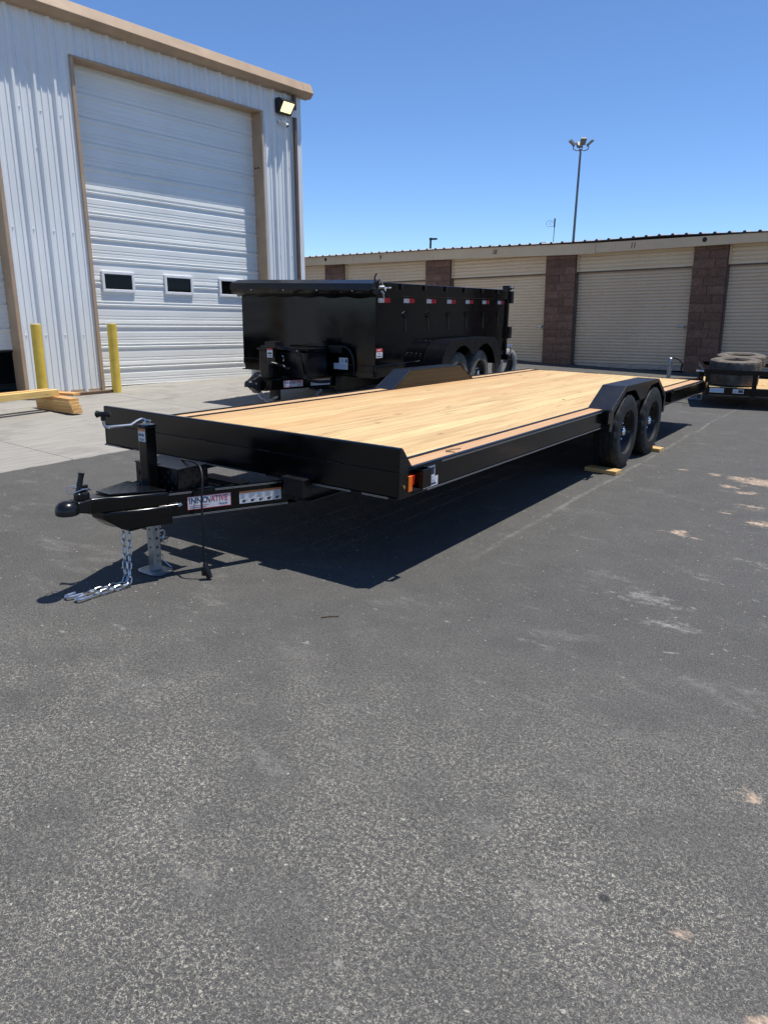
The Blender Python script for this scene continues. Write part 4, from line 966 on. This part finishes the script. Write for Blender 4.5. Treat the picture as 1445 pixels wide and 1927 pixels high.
# safety chains
def make_link(L=.052, w=.030, r=.0047):
    mb = MB(); pts = []; h = (L-w)/2; q = w/2-r
    for k in range(8): t = -math.pi/2+math.pi*k/7; pts.append((h+q*math.cos(t), q*math.sin(t), 0))
    for k in range(8): t = math.pi/2+math.pi*k/7; pts.append((-h+q*math.cos(t), q*math.sin(t), 0))
    mb.tube(pts, r, 7, closed=True); o = mb.build('link', 'zinc', None, smooth=True); me = o.data; bpy.data.objects.remove(o); return me
LINK = make_link()
def chain(P, par, name='safety_chain', org=TR0, lk=None, mat='zinc', hook=True, step=.041, me=LINK):
    P = spline(P, 20); d = [0]
    for a, b in zip(P, P[1:]): d.append(d[-1]+(b-a).length)
    mb = MB(); mb.tube([P[0]+Vector((0,0,.02)), P[0]+Vector((0,0,.0))], .006, 8); ch = mb.build(name, mat, par, org=org); n = int(d[-1]/step)
    for k in range(n):
        s = step*(k+.5); i = max(j for j in range(len(d)) if d[j] <= s); i = min(i, len(P)-2)
        p = P[i].lerp(P[i+1], (s-d[i])/max(1e-6, d[i+1]-d[i])); t = (P[i+1]-P[i]).normalized()
        a = Vector((0,0,1)) if abs(t.z) < .8 else Vector((.3,1,0)); sd = t.cross(a).normalized(); u = sd.cross(t)
        rot = (R_(50) if k % 2 else R_(-40)); sd2 = sd*math.cos(rot)+u*math.sin(rot); u_ = t.cross(sd2)
        o = bpy.data.objects.new('link', me); COL.objects.link(o); o.parent = ch
        Mx = Matrix((t, sd2, u_)).transposed().to_4x4(); Mx.translation = p-Vector(org)
        o.rotation_euler = Mx.to_euler(); o.location = Mx.translation
    if hook:
        p = P[-1]; t = (P[-1]-P[-4]); t.z = 0; t.normalize(); sd = Vector((-t.y, t.x, 0))
        mb = MB(); hk = []
        for q, w_, z in ((-.01, 0, .012), (.02, .002, .012), (.045, .004, .012), (.062, .001, .012), (.072, -.008, .012), (.074, -.020, .012), (.066, -.031, .012), (.048, -.034, .012), (.028, -.034, .014), (.016, -.032, .018)): hk.append(p + t*q + sd*w_ + Vector((0,0,z-p.z)))
        mb.tube(spline(hk, 3), .0075, 8); mb.build('hook', mat, ch, org=org, smooth=True)
    return ch
chain([(-1.285, -.845, .335), (-1.275, -.855, .2), (-1.262, -.87, .08), (-1.255, -.885, .024), (-1.262, -.95, .016), (-1.272, -1.05, .016), (-1.29, -1.135, .016)], tr, org=OT)
chain([(-1.245, -.835, .335), (-1.235, -.85, .2), (-1.222, -.87, .08), (-1.205, -.892, .024), (-1.21, -.95, .016), (-1.222, -1.05, .016), (-1.225, -1.12, .016)], tr, org=OT)

# wooden blocks under the trailer wheels
for k, (x0, y, rz, L_, lab) in enumerate(((-.06, 3.72, -.10, .32, 'longer pine block lying in front of the flatbed front wheel'), (.0, 5.17, -.06, .24, 'short pine block wedged behind the flatbed rear wheel'))):
    mb = MB(); mb.box(-L_/2, L_/2, -.07, .07, 0, .038); b = mb.build('wheel_block', 'lumber', None, bevel=.003); b.location = (x0-.00, y, .002); b.rotation_euler = (0, 0, rz); tag(b, lab, 'wood block', 'wood blocks at the flatbed wheels')

# ------------------------------------------------------------------ dump trailer (behind)
DO = Vector((-3.7644, 5.1090, -.156)); DYAW = .0818; DK = 1.1   # the trailer is modelled at 1/DK of its size; GZ is the ground in those units
GZ = .156/DK
dt = empty('dump_trailer', DO, 'glossy black high-sided dump trailer with tarp roll behind the flatbed', 'trailer', rot=(0, 0, DYAW))
dt.scale = (DK, DK, DK)
def db(mb, name, mat, parent=dt, **k): return mb.build(name, mat, parent, **k)
DW, DL, Z0, Z1 = 2.1, 4.43, .81, 1.79
def slab(name, x0, x1, y0, y1, z0, z1, mat='black_paint', bev=.004, par=dt): mb = MB(); mb.box(x0, x1, y0, y1, z0, z1); return db(mb, name, mat, par, bevel=bev)
slab('front_wall', -DW+.004, -.004, 0, .012, Z0-.02, Z1-.02)
for x0, x1, nm in ((-.012, 0, 'side_wall'), (-DW, -DW+.012, 'side_wall')):
    sw = slab(nm, x0, x1, .002, DL, Z0-.02, Z1-.15)
    s = 1 if x0 > -1 else -1; xo = 0 if s == 1 else -DW
    slab('top_rail', xo-.035, xo+.035, -.01, DL+.02, Z1-.16, Z1, bev=.006)
    slab('floor_rail', min(xo-.02*s, xo+.012*s), max(xo-.02*s, xo+.012*s), .01, DL, Z0-.10, Z0-.02, bev=.005)
    slab('hoist_rail', min(xo-.30*s, xo-.02*s), max(xo-.30*s, xo-.02*s), .0, DL+.05, .635, Z0-.09, bev=.006)
    for k in range(7):
        y = .06+k*.66
        mb = MB(); mb.box(min(xo, xo+.002*s), max(xo, xo+.002*s), y, y+.15, 1.552, 1.606); r = db(mb, 'reflective_tape', 'tape_white', sw)
        mb = MB(); mb.box(min(xo, xo+.002*s), max(xo, xo+.002*s), y+.1501, y+.30, 1.552, 1.606); db(mb, 'reflective_tape', 'tape_red', sw)
    for k in range(6):
        y = .55+k*.66; mb = MB(); e = .037*s
        mb.box(min(xo+e, xo+e+.02*s), max(xo+e, xo+e+.02*s), y, y+.075, Z1-.075, Z1-.004); db(mb, 'stake_pocket', 'black_satin', sw, bevel=.003)
    for k in range(6):
        y = .75+k*.66; mb = MB()
        mb.tube([(xo+.006*s, y, 1.44), (xo+.018*s, y-.03, 1.42), (xo+.018*s, y-.03, 1.38), (xo+.01*s, y, 1.36), (xo+.018*s, y+.03, 1.38), (xo+.018*s, y+.03, 1.42)], .007, 7, closed=True); db(mb, 'tie_ring', 'black_paint', sw, smooth=True)
        mb = MB(); mb.tube([(xo+.001*s, y+.02, 1.36), (xo+.001*s, y+.025, 1.18)], [.008, .014], 8); db(mb, 'strap_hook', 'black_paint', sw, smooth=True)
slab('floor', -DW+.012, -.012, .012, DL, Z0-.03, Z0-.018)
slab('front_rail', -DW-.03, .03, -.014, .05, Z1-.15, Z1-.02, bev=.006)
slab('front_sill', -DW+.02, -.02, .002, .10, .645, Z0-.024, bev=.006)
slab('sill_lip', -DW-.02, .03, -.01, .06, .635, .648, bev=.002)
slab('pocket_mark', -.10, -.05, -.002, .003, .69, .74, 'ink_black', .001)
# roll tarp with its housing over the front
mb = MB(); mb.prism([(-.16, Z1-.10), (-.15, Z1-.02), (.02, Z1+.03), (.06, Z1-.02), (.02, Z1-.10)], -DW-.06, .04, 'x'); tp = db(mb, 'tarp_housing', 'black_satin', bevel=.01)
mb = MB(); n = 44
for j, (y, z) in enumerate(((-.155, Z1-.085), (-.12, Z1-.13), (-.05, Z1-.165), (-.012, Z1-.19))):
    pass
rows = [[(-DW-.04+(DW+.06)*i/n, y+.010*math.sin(i*1.1+j)+.006*math.sin(i*2.7), z+.010*math.sin(i*.8+j*1.7)) for i in range(n+1)] for j, (y, z) in enumerate(((-.152, Z1-.09), (-.13, Z1-.135), (-.06, Z1-.165), (-.02, Z1-.185)))]
vs = [p for r in rows for p in r]; mb.add(vs, [(j*(n+1)+i, j*(n+1)+i+1, (j+1)*(n+1)+i+1, (j+1)*(n+1)+i) for j in range(3) for i in range(n)]); db(mb, 'tarp', 'black_plastic', tp, smooth=True, angle=80)
mb = MB(); mb.tube([(-DW-.06, -.09, Z1-.11), (.06, -.09, Z1-.11)], .045, 14); db(mb, 'tarp_roll', 'black_plastic', tp, smooth=True)
for k in range(4):
    mb = MB(); mb.lathe([(-.156, 0), (-.156, .012), (-.15, .014)], 'y', 10, c=(-1.8+k*.52, .0, Z1-.10)); db(mb, 'grommet', 'galvanised', tp)
mb = MB(); mb.tube(spline([(.05, .0, Z1-.02), (.07, -.03, Z1+.04), (.08, .04, Z1-.04), (.10, .06, Z1-.10), (.06, .14, Z1-.07), (.07, .25, Z1-.06)]), .009, 8); mb.tube([(.05, -.02, Z1-.06), (.11, .02, Z1-.06)], .018, 10); mb.tube([(.06, .03, Z1-.10), (.09, .05, Z1-.14)], .013, 8); mb.tube([(.04, .1, Z1-.06), (.08, .22, Z1-.065)], .008, 8); db(mb, 'tarp_crank', 'galvanised', tp, smooth=True)
mb = MB(); mb.tube(spline([(.03, -.05, Z1-.02), (.02, -.06, Z1+.05), (.03, -.03, Z1+.10)]), [.010]*12+[.004], 6); db(mb, 'tarp_cord', 'black_plastic', tp)
mb = MB(); mb.tube(spline([(.05, .08, Z1-.12), (.06, .10, Z1-.19), (.04, .05, Z1-.215), (.04, -.0, Z1-.22)]), .008, 6); db(mb, 'tarp_strap', 'galvanised', tp)
# rear gate and hinges
slab('rear_post', -.05, .035, DL-.01, DL+.06, Z0-.10, Z1-.0, bev=.006); slab('rear_post', -DW-.035, -DW+.05, DL-.01, DL+.06, Z0-.10, Z1, bev=.006)
slab('gate', -DW+.06, -.06, DL+.01, DL+.045, Z0-.03, Z1-.05)
for z in (Z1-.22, .98):
    slab('hinge', -.02, .075, DL+.05, DL+.15, z, z+.20, 'black_satin', .01)
slab('top_latch', -.08, .05, DL-.02, DL+.10, Z1-.001, Z1+.07, 'black_satin', .012)
mb = MB(); mb.tube([(.04, DL+.09, Z1+.035), (.09, DL+.09, Z1+.035)], .015, 10); db(mb, 'latch_pin', 'galvanised')
slab('top_bracket', -DW+.12, -DW+.20, 1.6, 1.82, Z1, Z1+.06, 'black_satin', .008)
slab('rear_bumper', -DW+.1, .06, DL+.05, DL+.28, .61, .71, bev=.008)
mb = MB(); mb.tube(spline([(.06, DL-.02, .84), (.09, DL+.04, .83), (.10, DL+.08, .78), (.08, DL+.10, .72), (.09, DL+.06, .70)]), .012, 8); mb.tube([(.05, DL+.0, .86), (.1, DL+.12, .86)], .014, 8); db(mb, 'spreader_chain', 'zinc', smooth=True)
# frame and axles
for x in (-.55, -1.55): slab('frame_beam', x-.04, x+.04, .0, DL-.1, .45, .63, 'black_satin')
slab('hydraulic_bed', -1.4, -.7, .5, 3.2, .42, .60, 'black_satin')
for y in (2.02, 2.82):
    mb = MB(); mb.tube([(.05, y, .508), (-DW-.05, y, .508)], .045, 12); db(mb, 'axle', 'black_satin')
for s, x in ((1, .145), (-1, -DW-.145)):
    for y in (2.02, 2.82): make_wheel(dt, Vector((x, y, GZ+.366)), .362, .215, s, 'rubber_dusty')
# rounded fender in diamond plate
def fender_prof(off, zl):
    pts = [(1.28-off, zl), (1.33-off, .82), (1.45-off*.8, .96+off*.5), (1.62-off*.3, 1.045+off), (1.80, 1.055+off), (3.05, 1.055+off), (3.22+off*.3, 1.045+off), (3.38+off*.8, .96+off*.5), (3.50+off, .82), (3.55+off, zl)]
    return [(p.x, p.y) for p in [Vector((q.x, q.y, 0)) for q in spline([(a, b, 0) for a, b in pts], 5)]]
for s, xo in ((1, 0), (-1, -DW)):
    o_ = fender_prof(0, .62); i_ = fender_prof(-.008, .62); N_ = len(o_)
    xa, xb = (xo+.004, xo+.30) if s == 1 else (xo-.30, xo-.004)
    mb = MB(); vs = []
    for (a, b), (c_, d_) in zip(o_, i_): vs += [(xa, a, b), (xb, a, b), (xb, c_, d_), (xa, c_, d_)]
    fs = []
    for i in range(N_-1):
        for q in range(4): fs.append((4*i+q, 4*i+(q+1) % 4, 4*i+4+(q+1) % 4, 4*i+4+q))
    mb.add(vs, fs); fd = db(mb, 'fender', 'plate_black', smooth=True, angle=50)
    mb = MB()
    for i in range(N_-1):
        p = Vector((0, *o_[i])); q = Vector((0, *o_[i+1])); vv = q-p; ll = vv.length; vv.normalize(); k_ = 0
        nn = Vector((0, -vv.z, vv.y))
        lozenges(mb, (xa, p.y, p.z), (1,0,0), vv, nn, .29, ll, pitch=.036 if ll > .036 else max(.02, ll*.99), L=.014, b=.005, t=.003)
    tag(db(mb, 'tread_bars', 'plate_black', fd), kind='stuff')
    # outer lip with web between the wheels
    xl0, xl1 = (xo+.296, xo+.302) if s == 1 else (xo-.302, xo-.296)
    low = []
    for (a, b) in o_:
        if a <= 2.02: r = math.hypot(a-2.02, b-.40); t = math.atan2(b-.40, a-2.02); rr = max(.455, r-.09)
        elif a >= 2.82: r = math.hypot(a-2.82, b-.40); t = math.atan2(b-.40, a-2.82); rr = max(.455, r-.09)
        low.append(None)
    inner = []
    for k in range(15):
        t = math.pi - math.pi*.93*k/14*.80; inner.append((2.02+.47*math.cos(t)-.02, .50+.47*math.sin(t)))
    inner2 = [(2.82-(a-2.02), b) for a, b in inner[::-1]]
    top_i = inner+[(2.42, .84)]+inner2
    # strip from outer profile to inner curve, resampled
    def resample(P, n):
        P = [Vector((a, b)) for a, b in P]; d = [0]
        for a, b in zip(P, P[1:]): d.append(d[-1]+(b-a).length)
        out = []
        for k in range(n):
            s0 = d[-1]*k/(n-1); i = min(max(j for j in range(len(d)) if d[j] <= s0+1e-9), len(P)-2); out.append(P[i].lerp(P[i+1], (s0-d[i])/max(1e-9, d[i+1]-d[i])))
        return out
    A_, B_ = resample(o_, 60), resample(top_i, 60)
    mb = MB(); vs = []
    for p, q in zip(A_, B_): vs += [(xl0, p.x, p.y), (xl1, p.x, p.y), (xl1, q.x, q.y), (xl0, q.x, q.y)]
    fs = []
    for i in range(59):
        for q in range(4): fs.append((4*i+q, 4*i+(q+1) % 4, 4*i+4+(q+1) % 4, 4*i+4+q))
    mb.add(vs, fs); db(mb, 'fender_lip', 'black_satin', fd)
# tongue, jack, tool box
cx = -DW/2
for s in (1, -1):
    mb = MB(); mb.bar((cx+s*.50, .25, .57), (cx+s*.09, -.93, .57), .05, .13); db(mb, 'tongue_beam', 'black_paint', bevel=.005)
mb = MB(); mb.box(cx-.13, cx+.13, -1.0, -.72, .505, .632); db(mb, 'tongue_head', 'black_paint', bevel=.008)
mb = MB(); mb.add([(cx-.06,-1.0,.47),(cx+.06,-1.0,.47),(cx+.06,-1.0,.70),(cx-.06,-1.0,.70),(cx-.045,-1.13,.55),(cx+.045,-1.13,.55),(cx+.045,-1.13,.64),(cx-.045,-1.13,.64)], [(0,3,2,1),(4,5,6,7),(0,1,5,4),(1,2,6,5),(2,3,7,6),(3,0,4,7)]); mb.lathe([(.64, 0), (.638, .03), (.62, .055), (.58, .06), (.565, .06)], 'z', 20, c=(cx, -1.15, 0)); mb.tube([(cx, -1.08, .65), (cx, -1.03, .71), (cx, -.97, .715)], .02, 8); db(mb, 'coupler', 'black_satin', bevel=.008)
for (y, z) in ((-1.01, .685), (-1.01, .49), (-1.1, .6)):
    mb = MB(); mb.tube([(cx-.07, y, z), (cx+.07, y, z)], .012, 8); db(mb, 'bolt', 'zinc')
jk2 = slab('jack', cx-.06, cx+.06, -.72, -.60, .50, 1.06, 'black_paint', .008); slab('jack_head', cx-.08, cx+.08, -.74, -.58, 1.0, 1.075, 'black_satin', .01, jk2); slab('drop_leg', cx-.05, cx+.05, -.71, -.61, GZ+.02, .55, 'black_satin', .005, jk2)
slab('jack_foot', cx-.11, cx+.11, -.77, -.55, GZ+.006, GZ+.02, 'black_satin', .004, jk2)
slab('gear_box', cx-.07, cx+.07, -.86, -.72, .64, .82, 'black_satin', .01, jk2)
mb = MB(); mb.tube([(cx+.06, -.66, 1.0), (cx+.30, -.64, .99)], .014, 8); db(mb, 'jack_crank', 'black_satin', jk2)
s_, M = plate('ball_size_sticker', 'sticker_white', (cx-.045, -.742, .885), (1,0,0), (0,0,1), .085, .11, jk2, org=(0,0,0)); sheet(s_, M, [('sticker_red', 0, .085, .088, .11), ('ink_black', .012, .072, .04, .06), ('ink_black', .015, .07, .015, .024)], (0,0,0))
tbx = slab('tool_box', cx-.32, cx+.42, -.56, -.12, .64, .955, 'black_satin', .012); slab('box_lid', cx-.34, cx+.44, -.58, -.10, .955, .99, 'black_paint', .012, tbx)
mb = MB(); mb.lathe([(-.575, 0), (-.575, .05), (-.563, .06)], 'y', 18, c=(cx+.02, 0, .86)); mb.box(cx-.06, cx-.04, -.572, -.56, .80, .92); db(mb, 'box_latch', 'chrome', tbx)
mb = MB(); mb.box(cx-.09, cx+.10, -.565, -.558, .77, .94); db(mb, 'latch_plate', 'black_plastic', tbx)
mb = MB(); mb.tube(spline([(cx-.18, -.68, 1.01), (cx+.12, -.70, 1.0), (cx+.32, -.66, .97), (cx+.38, -.62, .90), (cx+.39, -.60, .75), (cx+.40, -.58, .66), (cx+.46, -.45, .60), (cx+.60, -.30, .60)]), .02, 10); db(mb, 'guard_bar', 'black_paint', smooth=True)
mb = MB(); mb.tube(spline([(cx+.02, -.60, .70), (cx-.02, -.78, .74), (cx+.03, -.80, .82), (cx+.12, -.72, .80), (cx+.22, -.66, .75)]), .018, 8); db(mb, 'breakaway_cable', 'black_satin', smooth=True)
mb = MB(); mb.tube(spline([(cx+.50, -.03, .99), (cx+.66, -.04, 1.0), (cx+.74, -.03, .90), (cx+.76, -.02, .76), (cx+.75, 0, .66)]), .017, 8); mb.box(cx+.40, cx+.60, -.06, -.002, .93, 1.02); db(mb, 'hydraulic_hose', 'black_plastic', smooth=True)
bd = Vector((.41, 1.18, 0)).normalized(); q0 = Vector((cx+.09+.026, -.93, .53))+Vector((.945, -.328, 0))*.0015
logo(q0+bd*.21, bd, .29, .083, dt, (0,0,0))
s_, M = plate('warning_sticker', 'sticker_white', q0+bd*.62, bd, (0,0,1), .30, .083, dt, org=(0,0,0))
it = [('sticker_orange', 0, .30, .070, .083)]
for i in range(5):
    for j in range(5): it.append(('ink_blue' if j % 2 else 'ink_grey', .008+i*.058, .008+i*.058+random.uniform(.02, .045), .058-j*.011, .063-j*.011))
sheet(s_, M, it, (0,0,0))
s_, M = plate('data_sticker', 'sticker_white', (cx+.45, -.012, .725), (1,0,0), (0,0,1), .21, .075, dt, org=(0,0,0)); sheet(s_, M, [('ink_blue', .008, .2, .01+.012*j, .016+.012*j) for j in range(5)], (0,0,0))
s_, M = plate('data_sticker', 'sticker_white', (cx+.53, -.012, .80), (1,0,0), (0,0,1), .13, .07, dt, org=(0,0,0)); sheet(s_, M, [('ink_blue', .008, .08, .01+.013*j, .017+.013*j) for j in range(4)] + [('ink_navy', .095, .12, .01, .055)], (0,0,0))
s_, M = plate('danger_sticker', 'sticker_white', (.0005, .03, .885), (0,1,0), (0,0,1), .155, .115, dt, org=(0,0,0)); sheet(s_, M, [('sticker_red', 0, .155, .070, .115), ('ink_black', .01, .145, .012, .022), ('ink_grey', .02, .135, .034, .042), ('ink_grey', .03, .125, .052, .058)], (0,0,0)); tmesh('DANGER', .030, 'sticker_white', M, .016, .078, s_, (0,0,0), xscale=.85, bold=.0005)
mb2_link = make_link(.06, .034, .0055)
chain([(cx-.10, -.85, .50), (cx-.08, -.86, .42), (cx-.02, -.80, .36), (cx+.06, -.72, .40), (cx+.10, -.70, .42)], dt, org=(0,0,0), hook=False, me=mb2_link)
chain([(cx+.10, -.60, .26), (cx+.20, -.50, .18), (cx+.32, -.35, .34), (cx+.40, -.2, .50)], dt, org=(0,0,0), hook=False, me=mb2_link)

# grey tyre standing behind the dump trailer
tw = MB(); tyre_mesh(tw, .34, .20, .20); simple('rubber_grey', (.24,.235,.22), .85, var=.25, vscale=8)
ty = tw.build('loose_tyre', 'rubber_grey', None, smooth=True, angle=28); ty.location = (-4.62, 11.0, .338); ty.rotation_euler = (0, R_(6), R_(-8)); tag(ty, 'grey loose tyre half hidden behind the dump trailer wheel', 'tyre')

# ------------------------------------------------------------------ utility trailer at the right edge
UO = Vector((-.40, 9.53, 0)); UY = .26
ut = empty('utility_trailer', UO, 'small black open utility trailer carrying spare tyres at the right edge', 'trailer', rot=(0, 0, UY))
def ub(mb, name, mat, parent=ut, **k): return mb.build(name, mat, parent, **k)
def uslab(name, x0, x1, y0, y1, z0, z1, mat='black_paint', bev=.004, par=ut): mb = MB(); mb.box(x0, x1, y0, y1, z0, z1); return ub(mb, name, mat, par, bevel=bev)
UL, UW = 3.6, 1.93
for y in (0, UW):
    uslab('top_rail', .0, UL, y-.03, y+.04, .535, .605)
    uslab('bottom_rail', .0, UL, y-.02, y+.03, .205, .325)
    for x in (.05, .74, 1.45, 2.2, 2.95, 3.55): uslab('upright', x-.034, x+.034, y-.025, y+.035, .20, .534)
uslab('top_rail', -.012, .05, .042, UW-.032, .536, .604); uslab('front_panel', -.01, .03, .032, UW-.022, .24, .325)
for x in (0.0, ): 
    for y in (.65, 1.3): uslab('upright', -.01, .03, y-.02, y+.02, .326, .564)
for k in range(10):
    y0 = .035+k*.1865; mb = MB(); mb.box(0, UL-.06, 0, .180, 0, .036); o = mb.build('deck_plank', 'lumber_long' if False else 'deck_wood', ut, bevel=.003, seg=1); o.location = (.04, y0, .296)
for s, y in ((1, -.17), (-1, UW+.17)):
    mb = MB(); tyre_mesh(mb, .33, .19, .19); w = mb.build('wheel', 'rubber', ut, smooth=True, angle=28); w.location = (2.4, y, .33); w.rotation_euler = (0, 0, R_(90))
    uslab('fender', 2.0, 2.8, min(y-.1, y+.1), max(y-.1, y+.1), .68, .69, 'black_satin')
for sgn, y in ((1, .3), (-1, UW-.3)):
    mb = MB(); mb.bar((.0, y, .27), (-.95, UW/2+(-.06 if sgn > 0 else .06), .27), .05, .09); ub(mb, 'tongue_beam', 'black_paint', bevel=.004)
mb = MB(); mb.bar((-.9, UW/2, .29), (-1.25, UW/2, .29), .08, .07); ub(mb, 'coupler', 'black_satin', bevel=.012)
# plates on the near side
mb = MB(); mb.box(-.02, .03, -.035, -.022, .235, .315); ub(mb, 'marker_light', 'lens_amber', bevel=.004)
s_, M = plate('data_sticker', 'sticker_white', (.10, -.0215, .245), (1,0,0), (0,0,1), .21, .07, ut, org=(0,0,0)); sheet(s_, M, [('ink_blue', .01, .2, .012+.012*j, .018+.012*j) for j in range(4)], (0,0,0))
s_, M = plate('data_sticker', 'sticker_white', (.44, -.0215, .245), (1,0,0), (0,0,1), .16, .065, ut, org=(0,0,0)); sheet(s_, M, [('ink_navy', .08, .15, .01, .055), ('ink_grey', .01, .06, .012, .02), ('ink_grey', .01, .06, .03, .04)], (0,0,0))
# silver jack on its tongue
mb = MB(); jx, jy2 = -.52, .88
mb.tube([(jx, jy2, .03), (jx, jy2, .66)], .034, 16); mb.tube([(jx, jy2, .655), (jx, jy2, .70), (jx, jy2, .71)], [.036, .034, .02], 16); uj = ub(mb, 'jack', 'galvanised', smooth=True)
mb = MB(); mb.tube(spline([(jx, jy2, .70), (jx+.08, jy2, .70), (jx+.16, jy2, .66), (jx+.20, jy2, .60)]), .010, 8); mb.tube([(jx+.20, jy2, .61), (jx+.19, jy2, .50)], .018, 8); ub(mb, 'jack_crank', 'black_satin', uj, smooth=True)
mb = MB(); mb.tube([(jx-.09, jy2-.05, .035), (jx+.09, jy2-.05, .035)], .034, 12); ub(mb, 'jack_foot', 'galvanised', uj)
# chains heaped on the ground with a red hook
ch_ = [(p[0]+.28, p[1]+.62, p[2]) for p in [(-.30, .35, .06), (-.35, .3, .02), (-.42, .42, .016), (-.55, .36, .016), (-.50, .52, .02), (-.36, .50, .018), (-.40, .60, .018), (-.60, .62, .016), (-.66, .48, .02)]]
chain(ch_, ut, org=(0,0,0), hook=False, me=mb2_link)
chain([(p[0]+.08+.03*math.sin(i*2.), p[1]+.07*math.cos(i*1.7), p[2]) for i, p in enumerate(ch_)], ut, org=(0,0,0), hook=False, me=mb2_link)
mb = MB(); mb.tube([(-.09, 1.10, .17), (-.08, 1.10, .13), (-.10, 1.11, .09)], [.02, .035, .03], 10); mb.box(-.13, -.07, 1.07, 1.13, .03, .09); ub(mb, 'red_plug', 'tape_red', bevel=.006)
mb = MB(); mb.tube([(.0, .10, .56), (-.10, .10, .57), (-.13, .10, .565)], .012, 8); mb.box(-.13, -.08, .08, .12, .555, .585); ub(mb, 'rail_latch', 'chrome')
# spare tyres carried inside
cx_, cy_ = .50, .48
for k, (x, y, z, lab) in enumerate(((.46, .46, .437, 'lower spare tyre between the rails of the utility trailer'), (.47, .45, .652, 'near spare tyre lying on top, above the utility trailer rail'), (.60, 1.02, .70, 'farther spare tyre peeking out behind the top one in the utility trailer'))):
    mb = MB(); tyre_mesh(mb, .385, .205, .20); o = mb.build('spare_tyre', 'rubber_dusty', None, smooth=True, angle=28)
    Mz = Matrix.Rotation(UY, 4, 'Z'); o.location = UO + Mz @ Vector((x, y, z)); o.rotation_euler = (Matrix.Rotation(R_(3.5 if k else 0), 3, 'X') @ Matrix.Rotation(R_(k*33), 3, 'Z') @ Matrix.Rotation(R_(90), 3, 'Y')).to_euler(); tag(o, lab, 'tyre', 'spare tyres in the utility trailer')

for x, y, L_, rz, lab in ((-.10, .78, .14, 1.35, 'thin dark stick lying on the deck edge near the front corner'), (-.075, .70, .06, .3, 'tiny dark splinter beside the stick on the deck edge')):
    mb = MB(); mb.tube([(-L_/2, 0, .003), (0, .004, .004), (L_/2, 0, .003)], .003, 5); o = mb.build('stick', 'old_timber'); o.location = (x, y, .6237+.0099*(4.5-y)+.0035); o.rotation_euler = (0, 0, rz); tag(o, lab, 'stick')
# ------------------------------------------------------------------ loose grit on the asphalt
random.seed(99)
mb = MB()
for k in range(2200):
    x = random.uniform(-2.6, 3.2); y = random.uniform(-3.0, 6.0); r = random.choice((.0016, .002, .0025, .003, .004, .0055))*random.uniform(.7, 1.3)
    vs = [(x+r*a*random.uniform(.6, 1.4), y+r*b*random.uniform(.6, 1.4), max(0.0005, r*c*random.uniform(.5, 1))) for a, b, c in ((1,0,.2),(0,1,.2),(-1,0,.2),(0,-1,.2),(0,0,1.1))]
    mb.add(vs, [(0,1,4),(1,2,4),(2,3,4),(3,0,4)])
gt = mb.build('loose_grit', 'debris'); tag(gt, 'fine pale grit scattered over the asphalt', 'grit', kind='stuff')
tw_ = MB(); tw_.tube([(-.04,0,.004), (.0,.006,.005), (.05,.0,.004)], .003, 5); o = tw_.build('twig', 'old_timber'); o.location = (-.05, -.55, .0); o.rotation_euler = (0,0,.8); tag(o, 'thin dark twig lying on the open asphalt', 'twig')
